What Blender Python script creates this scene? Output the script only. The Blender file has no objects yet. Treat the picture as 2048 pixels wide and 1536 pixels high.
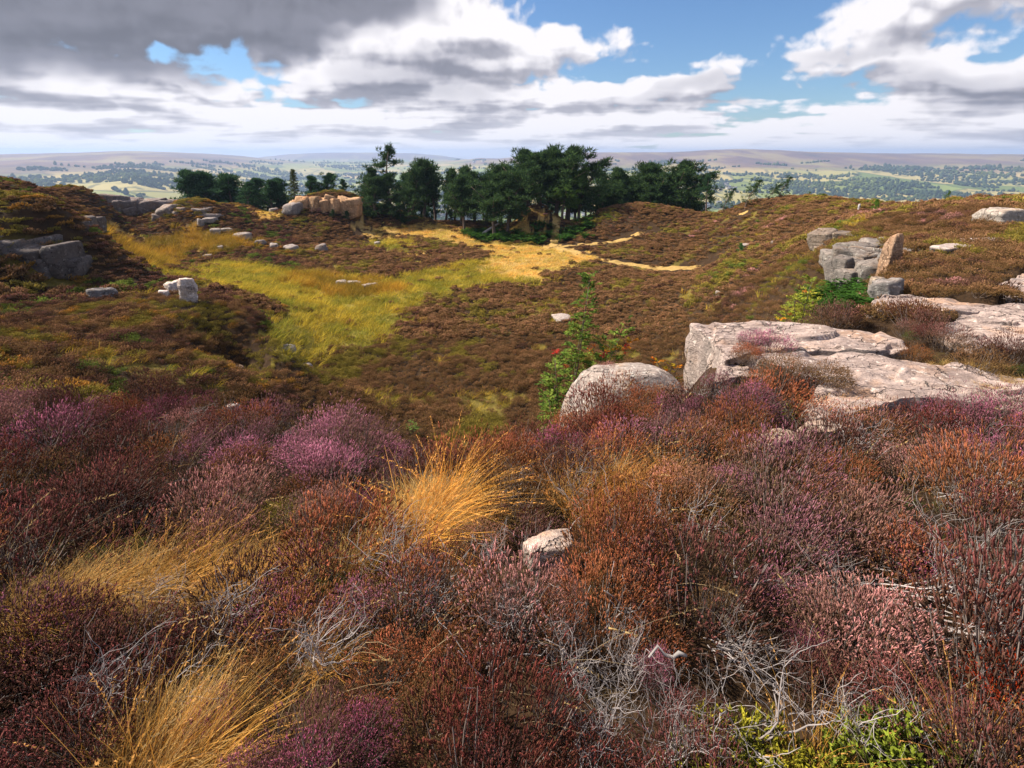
import bpy, math, random
import numpy as np
from mathutils import Vector, Matrix, Euler
random.seed(7)
RNG = np.random.default_rng(7)
SC = bpy.context.scene
COL = SC.collection
rad = math.radians

# ------------------------------------------------------------------ camera
FPX = 1050.0                      # focal length in pixels of a 2048 wide frame
PITCH = rad(12.0)
CY0 = 531.0                       # row of the optical axis (keystone-corrected: the rest is lens shift)
cam_d = bpy.data.cameras.new('camera')
cam_d.sensor_width = 36.0
cam_d.lens = 36.0 * FPX / 2048.0
cam_d.shift_y = -(768.0 - CY0) / 2048.0
cam_d.clip_start = 0.05
cam_d.clip_end = 40000.0
cam = bpy.data.objects.new('camera', cam_d)
COL.objects.link(cam)
cam.location = (0, 0, 0)
cam.rotation_euler = (rad(90) - PITCH, 0, 0)
SC.camera = cam

# ------------------------------------------------------------------ sky, sun, exposure
SUN_AZ, SUN_EL = rad(-74.0), rad(44.0)
world = bpy.data.worlds.new('World')
SC.world = world
world.use_nodes = True
sun_d = bpy.data.lights.new('sun', 'SUN')
sun_d.energy = 5.0
sun_d.angle = rad(0.5)
sun_d.color = (1.0, 0.91, 0.77)
sun = bpy.data.objects.new('sun', sun_d)
COL.objects.link(sun)
sdir = Vector((math.sin(SUN_AZ) * math.cos(SUN_EL), math.cos(SUN_AZ) * math.cos(SUN_EL), math.sin(SUN_EL)))
sun.rotation_euler = sdir.to_track_quat('Z', 'Y').to_euler()
SC.view_settings.view_transform = 'Standard'
SC.view_settings.look = 'None'
SC.view_settings.exposure = 0.86
SC.view_settings.gamma = 1.0
SC.render.engine = 'CYCLES'
SC.cycles.use_denoising = True
SC.cycles.max_bounces = 6
SC.cycles.diffuse_bounces = 2
SC.cycles.transmission_bounces = 3
SC.cycles.volume_bounces = 0
SC.cycles.use_adaptive_sampling = True
SC.cycles.adaptive_threshold = 0.012

# ------------------------------------------------------------------ pixel helpers (authoring aid: photo row/column -> ray)
def ray(px, py):
    cx = (px - 1024.0) / FPX
    cy = -(py - CY0) / FPX
    return np.array([cx, math.cos(PITCH) + cy * math.sin(PITCH), -math.sin(PITCH) + cy * math.cos(PITCH)])
def at(px, py, Y):
    d = ray(px, py)
    return d * (Y / d[1])
def azel(px, py):
    d = ray(px, py)
    return math.atan2(d[0], d[1]), math.atan2(d[2], math.hypot(d[0], d[1]))

# ------------------------------------------------------------------ node helpers
class NT:
    def __init__(s, tree):
        s.t = tree; s.n = tree.nodes; s.l = tree.links
    def new(s, typ, **kw):
        nd = s.n.new(typ)
        for k, v in kw.items():
            setattr(nd, k, v)
        return nd
    def link(s, a, b):
        s.l.new(a, b)
    def put(s, sock, v):
        if isinstance(v, bpy.types.NodeSocket):
            s.l.new(v, sock)
        elif v is not None:
            sock.default_value = v
    def math(s, op, a, b=None, c=None, clamp=False):
        nd = s.n.new('ShaderNodeMath'); nd.operation = op; nd.use_clamp = clamp
        s.put(nd.inputs[0], a); s.put(nd.inputs[1], b)
        if c is not None: s.put(nd.inputs[2], c)
        return nd.outputs[0]
    def vmath(s, op, a, b=None, scale=None):
        nd = s.n.new('ShaderNodeVectorMath'); nd.operation = op
        s.put(nd.inputs[0], a)
        if b is not None: s.put(nd.inputs[1], b)
        if scale is not None: s.put(nd.inputs['Scale'], scale)
        return nd.outputs['Value'] if op in ('LENGTH', 'DOT_PRODUCT', 'DISTANCE') else nd.outputs[0]
    def noise(s, vec, scale, detail=4, rough=0.55, dist=0.0, out=0, dim='3D'):
        nd = s.n.new('ShaderNodeTexNoise'); nd.noise_dimensions = dim
        if vec is not None: s.put(nd.inputs['Vector'], vec)
        s.put(nd.inputs['Scale'], scale); s.put(nd.inputs['Detail'], detail)
        s.put(nd.inputs['Roughness'], rough); s.put(nd.inputs['Distortion'], dist)
        return nd.outputs[out]
    def voronoi(s, vec, scale, feature='F1', out='Distance', rnd=1.0, dim='2D'):
        nd = s.n.new('ShaderNodeTexVoronoi'); nd.feature = feature; nd.voronoi_dimensions = dim
        if vec is not None: s.put(nd.inputs['Vector'], vec)
        s.put(nd.inputs['Scale'], scale); s.put(nd.inputs['Randomness'], rnd)
        return nd.outputs[out]
    def smooth(s, v, lo, hi, a=0.0, b=1.0):
        nd = s.n.new('ShaderNodeMapRange'); nd.interpolation_type = 'SMOOTHSTEP'
        s.put(nd.inputs['Value'], v); s.put(nd.inputs['From Min'], lo); s.put(nd.inputs['From Max'], hi)
        s.put(nd.inputs['To Min'], a); s.put(nd.inputs['To Max'], b)
        return nd.outputs[0]
    def mix(s, f, a, b, mode='MIX'):
        nd = s.n.new('ShaderNodeMix'); nd.data_type = 'RGBA'; nd.blend_type = mode
        s.put(nd.inputs[0], f); s.put(nd.inputs[6], a); s.put(nd.inputs[7], b)
        return nd.outputs[2]
    def ramp(s, f, stops):
        nd = s.n.new('ShaderNodeValToRGB')
        e = nd.color_ramp.elements
        while len(e) < len(stops): e.new(0.5)
        for i, (p, c) in enumerate(stops):
            e[i].position = p; e[i].color = (*c, 1)
        s.put(nd.inputs[0], f)
        return nd.outputs[0]
    def attr(s, name, typ='GEOMETRY', out='Color'):
        nd = s.n.new('ShaderNodeAttribute'); nd.attribute_name = name; nd.attribute_type = typ
        return nd.outputs[out]
    def xyz(s, v):
        nd = s.n.new('ShaderNodeSeparateXYZ'); s.put(nd.inputs[0], v); return nd.outputs
    def comb(s, x, y, z):
        nd = s.n.new('ShaderNodeCombineXYZ'); s.put(nd.inputs[0], x); s.put(nd.inputs[1], y); s.put(nd.inputs[2], z)
        return nd.outputs[0]

def C4(c): return (c[0], c[1], c[2], 1.0)

# ------------------------------------------------------------------ the cloudy sky
def build_sky():
    CLOUDS = [  # px, py, half width, half height, amount
        (90, 60, 330, 100, .50), (420, 30, 260, 95, .52), (640, 25, 190, 75, .45), (60, 125, 190, 50, .34),
        (860, 110, 220, 95, .52), (780, 170, 160, 50, .34), (1050, 80, 90, 70, .34), (930, 40, 110, 60, .34),
        (1240, 75, 85, 48, .36), (1300, 155, 200, 62, .46), (1450, 185, 150, 38, .30), (1180, 190, 140, 45, .34),
        (1740, 85, 140, 75, .50), (1870, 30, 130, 55, .40), (1660, 140, 90, 35, .30), (1960, 145, 200, 62, .50),
        (1760, 170, 120, 32, .30), (300, 170, 260, 48, .30), (530, 160, 42, 40, .38), (180, 220, 260, 40, .25),
        (1900, 215, 220, 34, .25), (620, 225, 300, 40, .24), (1100, 235, 300, 30, .20), (1500, 235, 200, 26, .14)]
    GAPS = [(445, 122, 80, 28, .40), (560, 128, 46, 38, .32), (370, 116, 46, 18, .14), (1450, 65, 190, 85, .50), (1120, 15, 130, 40, .45), (1540, 140, 90, 60, .36),
            (1650, 205, 190, 26, .30), (2020, 45, 110, 38, .42), (1900, 95, 60, 22, .25), (1700, 20, 60, 40, .2)]
    STORM = [(90, 30, 290, 72), (420, 18, 210, 56), (640, -5, 150, 46)]
    STORM2 = [(830, 165, 190, 45), (1400, 182, 150, 22), (1950, 165, 200, 24), (1700, 128, 110, 22)]
    grp = bpy.data.node_groups.new('cloud_density', 'ShaderNodeTree')
    grp.interface.new_socket('Dir', in_out='INPUT', socket_type='NodeSocketVector')
    for nme in ('Density', 'Dark', 'Detail', 'Broad'):
        grp.interface.new_socket(nme, in_out='OUTPUT', socket_type='NodeSocketFloat')
    T = NT(grp)
    gi = T.new('NodeGroupInput'); go = T.new('NodeGroupOutput')
    d = T.vmath('NORMALIZE', gi.outputs[0])
    x, y, z = T.xyz(d)
    zc = T.math('MAXIMUM', z, 0.0)
    az = T.math('ARCTAN2', x, y)
    el = T.math('ARCSINE', z)
    k = T.math('DIVIDE', 1.0, T.math('ADD', zc, 0.075))
    q = T.vmath('SCALE', d, scale=k)
    qx, qy, _ = T.xyz(q)
    flat = T.comb(T.math('MULTIPLY', qx, 0.8), qy, 3.7)
    n1 = T.noise(flat, 0.75, 3, 0.5, dim='2D')
    flat2 = T.comb(az, T.math('MULTIPLY', T.math('LOGARITHM', T.math('ADD', T.math('MAXIMUM', el, 0.0), 0.06), 2.718), 0.26), 1.3)
    n2 = T.noise(flat2, 8.5, 8, 0.62, dim='2D')
    warpv = T.vmath('SCALE', T.noise(flat2, 16, 2, 0.6, out=1, dim='2D'), scale=0.06)
    bil = T.voronoi(T.vmath('ADD', flat2, warpv), 15.0, 'F1')
    bil2 = T.voronoi(T.vmath('ADD', flat2, warpv), 37.0, 'F1')
    bil = T.math('SUBTRACT', 0.62, T.math('MULTIPLY_ADD', bil2, 0.45, bil))
    n3 = T.noise(flat2, 5.0, 3, 0.6, out=1, dim='2D')
    wx, wy, _ = T.xyz(n3)
    warp = T.vmath('MULTIPLY_ADD', n3, (0.20, 0.11, 0.0)); T.n[-1].inputs[2].default_value = (-0.10, -0.055, 0.0)
    ae = T.vmath('ADD', T.comb(az, el, 0.0), warp)
    def blob(px, py, w, h, a=1.0):
        # soft ellipse in azimuth and elevation: a * max(0, 1 - 0.42 r^2)
        a0, e0 = azel(px, py)
        w /= FPX; h /= FPX
        uv = T.vmath('MULTIPLY_ADD', ae, (1 / w, 1 / h, 0.0)); T.n[-1].inputs[2].default_value = (-a0 / w, -e0 / h, 0.0)
        r2 = T.vmath('DOT_PRODUCT', uv, uv)
        return T.math('MULTIPLY_ADD', r2, -0.42 * a, a)
    acc = None
    for (px, py, w, h, a) in CLOUDS:
        acc = T.math('MAXIMUM', 0.0 if acc is None else acc, blob(px, py, w, h, a))
    gap = None
    for (px, py, w, h, a) in GAPS:
        gap = T.math('MAXIMUM', 0.0 if gap is None else gap, blob(px, py, w, h, a))
    acc = T.math('SUBTRACT', acc, gap)
    base = T.math('MULTIPLY', T.math('SUBTRACT', n1, 0.5), 1.15)
    bump = T.math('ADD', T.math('MULTIPLY', T.math('SUBTRACT', n2, 0.5), 0.62), T.math('MULTIPLY', bil, 0.34))
    low = T.smooth(el, 0.0, 0.115, 0.36, 0.0)          # the layers close up towards the horizon
    D = T.math('ADD', T.math('ADD', acc, T.math('ADD', base, 0.13)), T.math('ADD', bump, low))
    dk = None
    for (px, py, w, h) in STORM:
        dk = T.math('MAXIMUM', 0.0 if dk is None else dk, blob(px, py, w * 1.05, h * 1.05))
    for (px, py, w, h) in STORM2:
        dk = T.math('MAXIMUM', dk, blob(px, py, w, h, 0.42))
    T.link(D, go.inputs[0]); T.link(dk, go.inputs[1]); T.link(bump, go.inputs[2]); T.link(T.math('ADD', acc, base), go.inputs[3])

    W = NT(world.node_tree)
    W.n.clear()
    out = W.new('ShaderNodeOutputWorld')
    sky = W.new('ShaderNodeTexSky'); sky.sky_type = 'NISHITA'
    sky.sun_disc = False
    sky.sun_elevation = SUN_EL; sky.sun_rotation = SUN_AZ % (2 * math.pi)
    sky.altitude = 300.0; sky.air_density = 1.25; sky.dust_density = 0.2; sky.ozone_density = 4.0
    bg_sky = W.new('ShaderNodeBackground'); bg_sky.inputs[1].default_value = 0.060
    W.link(W.mix(1.0, sky.outputs[0], C4((0.78, 0.95, 1.18)), 'MULTIPLY'), bg_sky.inputs[0])
    tc = W.new('ShaderNodeTexCoord')
    dirv = tc.outputs['Generated']
    g1 = W.new('ShaderNodeGroup'); g1.node_tree = grp; W.link(dirv, g1.inputs[0])
    g2 = W.new('ShaderNodeGroup'); g2.node_tree = grp
    W.link(W.vmath('ADD', dirv, (-0.012, 0.0, 0.021)), g2.inputs[0])
    D1, D2 = g1.outputs[0], g2.outputs[0]
    alpha = W.smooth(D1, 0.08, 0.27)
    broad = W.math('SUBTRACT', g1.outputs[3], g2.outputs[3])
    det = W.math('SUBTRACT', g1.outputs[2], g2.outputs[2])
    thick = W.smooth(D1, 0.12, 0.85)
    x, y, z = W.xyz(W.vmath('NORMALIZE', dirv))
    hz = W.smooth(z, 0.0, 0.10, 1.0, 0.0)
    amp = W.math('MULTIPLY_ADD', hz, -0.55, 1.0)
    rel = W.math('MULTIPLY', W.math('ADD', W.math('MULTIPLY', broad, 1.6), W.math('MULTIPLY', det, 0.8)), amp)
    lit = W.smooth(rel, -0.42, 0.22)
    lit3 = W.math('SUBTRACT', W.math('MULTIPLY_ADD', lit, 0.72, 0.44), W.math('MULTIPLY', thick, 0.15))
    lit3 = W.math('MULTIPLY_ADD', hz, 0.20, lit3)
    storm = W.smooth(g1.outputs[1], 0.05, 0.80)
    lit4 = W.math('MULTIPLY', lit3, W.math('MULTIPLY_ADD', storm, -0.80, 1.0))
    ccol = W.ramp(lit4, [(0.0, (0.13, 0.135, 0.165)), (0.25, (0.27, 0.275, 0.33)), (0.55, (0.55, 0.54, 0.60)), (0.95, (0.95, 0.92, 0.95))])
    bg_c = W.new('ShaderNodeBackground'); bg_c.inputs[1].default_value = 0.60
    W.link(ccol, bg_c.inputs[0])
    mx = W.new('ShaderNodeMixShader')
    W.link(alpha, mx.inputs[0]); W.link(bg_sky.outputs[0], mx.inputs[1]); W.link(bg_c.outputs[0], mx.inputs[2])
    W.link(mx.outputs[0], out.inputs[0])
build_sky()
world.cycles.sampling_method = 'NONE'

# ------------------------------------------------------------------ numpy noise
_P = np.random.default_rng(11).permutation(512)
def _hash(ix, iy):
    return _P[(_P[ix & 511] + iy) & 511]
def pnoise(x, y):
    x = np.asarray(x, float); y = np.asarray(y, float)
    ix = np.floor(x).astype(int); iy = np.floor(y).astype(int)
    fx = x - ix; fy = y - iy
    def g(i, j, dx, dy):
        a = _hash(i, j) * (2 * math.pi / 512.0)
        return np.cos(a) * dx + np.sin(a) * dy
    u = fx * fx * fx * (fx * (fx * 6 - 15) + 10); v = fy * fy * fy * (fy * (fy * 6 - 15) + 10)
    a = g(ix, iy, fx, fy); b = g(ix + 1, iy, fx - 1, fy)
    c = g(ix, iy + 1, fx, fy - 1); d = g(ix + 1, iy + 1, fx - 1, fy - 1)
    return (a + (b - a) * u + (c - a) * v + (a - b - c + d) * u * v) * 1.4
def fbm(x, y, oct=4, rough=0.5):
    s = 0.0; a = 1.0; f = 1.0
    for i in range(oct):
        s = s + a * pnoise(np.asarray(x) * f + 17.3 * i, np.asarray(y) * f + 9.1 * i)
        a *= rough; f *= 2.03
    return s
def sstep(x, a, b):
    t = np.clip((np.asarray(x, float) - a) / (b - a), 0, 1)
    return t * t * (3 - 2 * t)

# ------------------------------------------------------------------ terrain: surveyed points joined by a smooth surface
PTS = []
def P(px, py, Y):
    p = at(px, py, Y); PTS.append(p)
def Z(px, Y, z):
    d = ray(px, 308); PTS.append(np.array([d[0] / d[1] * Y, Y, z]))
# under and round the camera
for a in (-60, -30, 0, 30, 60):
    for r, zz in ((0.35, -1.72), (0.8, -1.74)):
        PTS.append(np.array([math.sin(rad(a)) * r, math.cos(rad(a)) * r, zz]))
# near rim, ground a little under the heather tops
Z(1024, 1.3, -1.76); Z(1024, 2.0, -1.86); Z(1024, 3.0, -2.28); Z(930, 4.4, -3.05); Z(930, 6.0, -4.5); Z(930, 9, -6.9); Z(930, 13, -8.6)
Z(100, 1.0, -1.86); Z(100, 1.9, -2.12); Z(100, 3.5, -2.62); Z(100, 5.5, -3.05); Z(60, 7.0, -3.45); Z(150, 8.2, -4.3); Z(130, 10, -5.5)
Z(600, 1.6, -1.86); Z(600, 2.6, -2.18); Z(600, 4.0, -2.62); Z(600, 5.2, -3.05); Z(600, 6.5, -4.3); Z(560, 9, -6.4); Z(560, 13, -8.0)
Z(350, 2.6, -2.3); Z(350, 4.2, -2.75); Z(350, 5.8, -3.25); Z(350, 7.6, -4.6); Z(350, 10.5, -6.0)
Z(-300, 3, -2.4); Z(-300, 8, -3.4); Z(-300, 14, -4.0)
Z(1300, 1.6, -1.80); Z(1300, 3.0, -2.12); Z(1280, 4.4, -2.50); Z(1270, 5.4, -2.78); Z(1250, 6.2, -4.0); Z(1230, 8.5, -6.4); Z(1200, 12, -8.4)
Z(1390, 5.5, -2.85); Z(1400, 6.4, -3.2); Z(1110, 3.4, -2.28); Z(1110, 4.3, -2.62); Z(1120, 5.0, -2.95); Z(1110, 6, -4.4)
Z(1550, 1.5, -1.78); Z(1550, 3.0, -2.02); Z(1550, 4.4, -2.28); Z(1480, 6.0, -2.45); Z(1560, 7.0, -2.7); Z(1480, 8.3, -4.6); Z(1420, 11, -7.4); Z(1400, 15, -8.8)
Z(1800, 1.5, -1.78); Z(1800, 2.4, -1.98); Z(1800, 3.2, -2.26); Z(1650, 3.8, -2.44); Z(1620, 4.6, -2.50); Z(1800, 4.0, -2.42); Z(1950, 3.6, -2.38); Z(1800, 6.0, -2.30); Z(1820, 8.0, -2.30)
Z(2100, 1.5, -1.78); Z(2100, 2.4, -1.95); Z(2100, 3.2, -2.24); Z(2100, 4.0, -2.36); Z(2100, 5.0, -2.3); Z(2100, 8.0, -2.15); Z(2100, 11, -2.1); Z(2100, 16, -2.0); Z(2100, 24, -1.95)
Z(2400, 5.0, -2.1); Z(2400, 12, -1.9); Z(2400, 25, -1.8)
Z(1730, 8.6, -2.9); Z(1640, 9.5, -4.6); Z(1600, 12, -5.6)
Z(1790, 9.5, -2.85); Z(1785, 10.8, -3.05); Z(1775, 12.0, -3.3); Z(1860, 10.5, -2.5); Z(1900, 11, -2.25); Z(1900, 15, -2.2); Z(1900, 20, -2.15)
Z(1800, 12.5, -2.6); Z(1760, 14, -3.1); Z(1820, 17, -2.5); Z(1720, 12.0, -4.4)
# right slope and ridge
P(2040, 402, 24); P(1900, 412, 27); P(1750, 416, 32); P(1650, 400, 40); P(1560, 398, 46); P(1500, 405, 50); P(1420, 440, 52)
P(1640, 500, 19); P(1700, 452, 22); P(1600, 545, 16.5); P(1560, 500, 26); P(1500, 480, 35); P(1600, 450, 32); P(1450, 520, 36); P(1500, 570, 22)
P(1420, 532, 40); P(1340, 500, 46); P(1450, 470, 44)
Z(1600, 60, -9); Z(1900, 45, -7); Z(2100, 40, -5.5); Z(2300, 40, -4.0)
Z(1350, 62, -8.0); Z(1450, 64, -9.5)
# floor
for (px, Y) in ((1000, 17), (1000, 23), (850, 22), (700, 24), (1200, 20), (1150, 28), (1300, 28), (1000, 34), (800, 34), (1200, 38), (650, 32), (1000, 44), (800, 44), (640, 42), (1380, 20)):
    Z(px, Y, -9.0)
P(500, 765, 17.5); P(620, 720, 21); P(560, 600, 29); P(420, 535, 38); P(300, 530, 40)
P(1100, 500, 49); P(950, 490, 52); P(800, 465, 58); P(900, 448, 63)
# left bench
P(400, 620, 19); P(500, 650, 18.5); P(535, 690, 17.6); P(330, 690, 15); P(200, 700, 14); P(60, 650, 15); P(330, 570, 23); P(200, 590, 20); P(430, 575, 24); P(450, 730, 15.5)
Z(545, 19.5, -8.1)
# left crag and plateau
P(120, 548, 21.3); P(20, 545, 20); P(30, 428, 21.7); P(110, 425, 22.9); P(165, 445, 25.5); P(190, 520, 26.5); P(-100, 400, 23); P(-100, 545, 19)
P(240, 525, 31); P(10, 400, 27); P(120, 395, 33); P(60, 378, 46); P(200, 382, 50); P(310, 388, 55); P(180, 440, 40)
P(220, 478, 44); P(260, 462, 50); P(240, 442, 53); P(320, 440, 54)
P(385, 412, 53); P(340, 425, 52); P(425, 425, 53); P(400, 462, 49); P(480, 450, 53); P(350, 492, 47); P(470, 490, 47)
Z(60, 62, -8); Z(200, 66, -10); Z(-200, 50, -3.2); Z(-200, 70, -8); Z(380, 62, -8.5)
# far rim
P(560, 437, 62); P(640, 392, 61); P(700, 392, 62); P(595, 405, 60); P(640, 432, 57.6); P(700, 436, 58); P(600, 490, 50); P(560, 470, 52); P(720, 450, 59)
P(470, 410, 62); P(520, 425, 64)
Z(470, 74, -12); Z(640, 74, -12); Z(800, 68, -8.9); Z(800, 78, -14)
P(1080, 432, 60); P(1040, 462, 58); P(1130, 462, 58.5); P(1080, 478, 55); P(1000, 470, 60); Z(1080, 68, -9.2)
Z(960, 70, -9.0); Z(960, 82, -16); Z(1120, 70, -9.0); Z(1120, 82, -16); P(1115, 462, 61)
P(1230, 424, 60); P(1300, 426, 59); P(1180, 455, 57); P(1370, 430, 57); P(1230, 470, 54); P(1320, 455, 53)
Z(1230, 72, -10.5); Z(1300, 84, -17)
# scarp, valley and far hills
for px in (-700, -300, 100, 400, 700, 1024, 1350, 1650, 1950, 2400, 2800):
    Z(px, 100, -24 if px > 250 else -13); Z(px, 180, -52 if px > 250 else -34); Z(px, 420, -104 if px > 250 else -66); Z(px, 900, -142 if px > 250 else -90)
    Z(px, 1500, -150 if px > 250 else -86)
for px in (1350, 1650, 1950, 2400, 2800):
    P(px, 388, 1900); P(px, 352, 2700); P(px, 326, 3600)
P(1180, 305, 5000); P(1350, 303, 5000); P(1480, 299, 4800); P(1600, 302, 4800); P(1750, 306, 4700); P(2000, 307, 4500); P(2300, 305, 4500); P(2700, 303, 4500); P(1050, 310, 5200); P(960, 318, 5600)
P(1024, 345, 2900); P(1024, 375, 2200); P(850, 350, 3200); P(850, 330, 4300); P(700, 345, 3700); P(700, 372, 2500)
P(850, 307, 7200); P(700, 305, 7600); P(560, 307, 7600); P(620, 325, 5000)
P(500, 312, 5600); P(380, 305, 5200); P(250, 302, 5000); P(130, 306, 4600); P(0, 309, 4200); P(-300, 307, 4200); P(-700, 307, 4200)
P(480, 345, 2900); P(300, 325, 3300); P(100, 325, 2600); P(-300, 330, 2600); P(50, 345, 1900); P(300, 350, 2300); P(450, 370, 1900); P(-700, 345, 1900)
for px in (-700, -300, 200, 600, 1024, 1400, 1800, 2300, 2800):
    Z(px, 9500, -60)
PTS = np.array(PTS)
def to_uv(x, y):
    r = np.hypot(x, y); az = np.arctan2(x, y)
    return az, np.log(np.maximum(r, 0.3)) * 0.62
_cu, _cv = to_uv(PTS[:, 0], PTS[:, 1])
_zs = 12.0
def _warp(z, r): return z / np.maximum(r, 3.0) ** 0.85      # heights scaled by distance, so near detail and far relief weigh alike
_cr = np.hypot(PTS[:, 0], PTS[:, 1])
_cz = _warp(PTS[:, 2], _cr)
_EPS2 = 0.035 ** 2
def _kern(du, dv): return np.sqrt(du * du + dv * dv + _EPS2)
_A = _kern(_cu[:, None] - _cu[None], _cv[:, None] - _cv[None]) - np.eye(len(PTS)) * 0.0035
_n = len(PTS)
_M = np.zeros((_n + 3, _n + 3)); _M[:_n, :_n] = _A
_M[:_n, _n] = 1; _M[_n, :_n] = 1; _M[:_n, _n + 1] = _cu; _M[_n + 1, :_n] = _cu; _M[:_n, _n + 2] = _cv; _M[_n + 2, :_n] = _cv
_w = np.linalg.solve(_M, np.concatenate([_cz, np.zeros(3)]))
def H0(x, y):
    x = np.asarray(x, float).ravel(); y = np.asarray(y, float).ravel()
    r = np.hypot(x, y); u, v = to_uv(x, y)
    uc = np.clip(u, -1.15, 1.15)
    out = np.empty(len(x))
    for i in range(0, len(x), 40000):
        s = slice(i, i + 40000)
        out[s] = _kern(uc[s, None] - _cu[None], v[s, None] - _cv[None]) @ _w[:_n] + _w[_n] + _w[_n + 1] * uc[s] + _w[_n + 2] * v[s]
    z = out * np.maximum(r, 3.0) ** 0.85
    b = sstep(np.abs(u), 1.15, 2.1)
    return z * (1 - b) + b * (-1.7 + 0.02 * np.minimum(r, 2000))
_SKY = np.array([(-900, 306), (-300, 308), (0, 309), (130, 306), (250, 302), (330, 303), (400, 306), (470, 311), (530, 317), (600, 322), (750, 324), (880, 322), (940, 319), (960, 316), (1000, 317), (1050, 311), (1120, 306), (1180, 304), (1280, 305), (1350, 304), (1420, 300), (1480, 298), (1560, 300), (1640, 304), (1750, 306), (1900, 307), (2048, 308), (2400, 305), (3000, 304)], float)
_SAZ = np.array([azel(a, b)[0] for a, b in _SKY]); _STN = np.array([math.tan(azel(a, b)[1]) for a, b in _SKY])
_SK2 = np.array([(-900, 330), (480, 330), (520, 314), (580, 308), (660, 305), (740, 305), (820, 306), (880, 311), (930, 318), (990, 326), (1100, 330), (3000, 330)], float)
_SAZ2 = np.array([azel(a, b)[0] for a, b in _SK2]); _STN2 = np.array([math.tan(azel(a, b)[1]) for a, b in _SK2])
_MOUNDS = [(1240, 58.0, 5.5, 3.6, 0.9), (1330, 57.0, 5.0, 3.2, 0.5), (1080, 59.5, 3.4, 2.8, 1.7), (640, 59.5, 4.5, 3.0, 0.7), (385, 53.0, 4.0, 2.6, 0.6), (790, 64.0, 5.0, 3.0, 1.0)]   # px, distance, radii, height
def mounds(x, y):
    s = 0.0
    for px, Y, rx, ry, hh in _MOUNDS:
        d = ray(px, 430); s = s + hh * np.exp(-(((x - d[0] / d[1] * Y) / rx) ** 2 + ((y - Y) / ry) ** 2))
    return s
def far_hills(x, y, z):
    """beyond the valley floor the land climbs to the ridges on the skyline"""
    r = np.hypot(x, y); az = np.clip(np.arctan2(x, y), -1.1, 1.1)
    rs = 4600.0 - 500 * np.sin(az * 5.0); zs = np.interp(az, _SAZ, _STN) * rs
    zf = np.where(az < -0.45, -92.0, -150.0) + 0 * r; zf = np.interp(az, [-1.1, -0.62, -0.42, 1.1], [-78, -84, -150, -150])
    t = np.clip((r - 1250) / (rs - 1250), 0, 1)
    tt = np.interp(t, [0, 0.12, 0.35, 0.6, 0.85, 1.0], [0, 0.05, 0.30, 0.62, 0.92, 1.0])
    h1 = zf + (zs - zf) * tt
    h1 = np.where(r > rs, zs - (r - rs) * 0.05, h1)
    rs2 = 7600.0; zs2 = np.interp(az, _SAZ2, _STN2) * rs2
    t2 = sstep(r, 5200, rs2); h2 = -260 + (zs2 + 260) * t2 - np.clip(r - rs2, 0, None) * 0.06
    h = np.maximum(h1, h2)
    w = sstep(r, 1100, 1700)
    return z * (1 - w) + h * w
def Hn(x, y):
    r = np.hypot(x, y)
    n = 0.10 * fbm(x / 1.0, y / 1.0, 3) * sstep(r, 0.5, 2.5) * (1 - sstep(r, 200, 500))
    n = n + 0.20 * fbm(x / 5.5 + 4, y / 5.5, 3) * sstep(r, 9, 18) * (1 - sstep(r, 300, 800))
    n = n + 13.0 * fbm(x / 420.0, y / 420.0 + 3, 4) * sstep(r, 250, 1500) * (1 - 0.75 * sstep(r, 3200, 4300))
    n = n + 16.0 * fbm(x / 1100.0 + 7, y / 1100.0, 2) * sstep(r, 1500, 2500) * (1 - sstep(r, 3300, 4300))
    return n
PINKG = (1.10, 0.96, 0.90)
SLABS = [   # label, outline in photo pixels laid on the level, level, thickness, seed, tint, step
    ('long pale gritstone slab with a tall upright grey end at its left', [(1378, 640), (1480, 643), (1600, 646), (1740, 655), (1800, 672), (1822, 692), (1760, 703), (1640, 692), (1560, 690), (1480, 702), (1448, 716), (1436, 690), (1420, 668)], -2.22, 1.35, 3, PINKG, 0.06),
    ('broad low bed of cracked pale rock with yellow grass on it, in front of the long slab', [(1500, 712), (1600, 700), (1720, 702), (1850, 718), (2000, 742), (2130, 765), (2150, 830), (2040, 815), (1960, 805), (1880, 796), (1790, 800), (1710, 818), (1640, 830), (1606, 806), (1640, 762), (1590, 735), (1520, 724)], -2.20, 0.7, 8, PINKG, 0.05),
    ('small pale ledge peeping out of heather below the tall grey end', [(1436, 726), (1510, 720), (1580, 732), (1560, 748), (1480, 750), (1432, 762)], -2.30, 0.8, 12, PINKG, 0.03),
    ('narrow pale slab between two bands of heather below the rock pillar', [(1742, 598), (1770, 588), (1840, 588), (1910, 596), (1985, 604), (1960, 622), (1880, 622), (1800, 614), (1756, 612)], -2.12, 0.9, 15, PINKG, 0.04),
    ('wide flat pinkish slab at the right edge above the dark heather', [(1876, 652), (1930, 622), (2000, 606), (2060, 600), (2170, 612), (2190, 680), (2070, 694), (1960, 690), (1905, 678)], -2.13, 0.6, 21, PINKG, 0.05),
    ('pale slab at the right edge behind the wide pinkish slab', [(1996, 566), (2048, 546), (2130, 542), (2190, 560), (2190, 592), (2080, 594), (2014, 590)], -2.08, 0.6, 27, PINKG, 0.04),
    ('worn patch of bare rock among heather below the cracked bed', [(1500, 872), (1548, 856), (1590, 862), (1600, 880), (1545, 892), (1505, 890)], -2.12, 0.4, 31, (1.1, 0.9, 0.72), 0.02),
    ('thin strip of pale rock just behind the grey dead heather on the right', [(1610, 846), (1650, 838), (1690, 848), (1670, 864), (1625, 862)], -2.12, 0.4, 33, (1.15, 0.95, 0.8), 0.02),
]
def plane_pt(px, py, z):
    d = ray(px, py); return d * (z / d[2])
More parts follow.
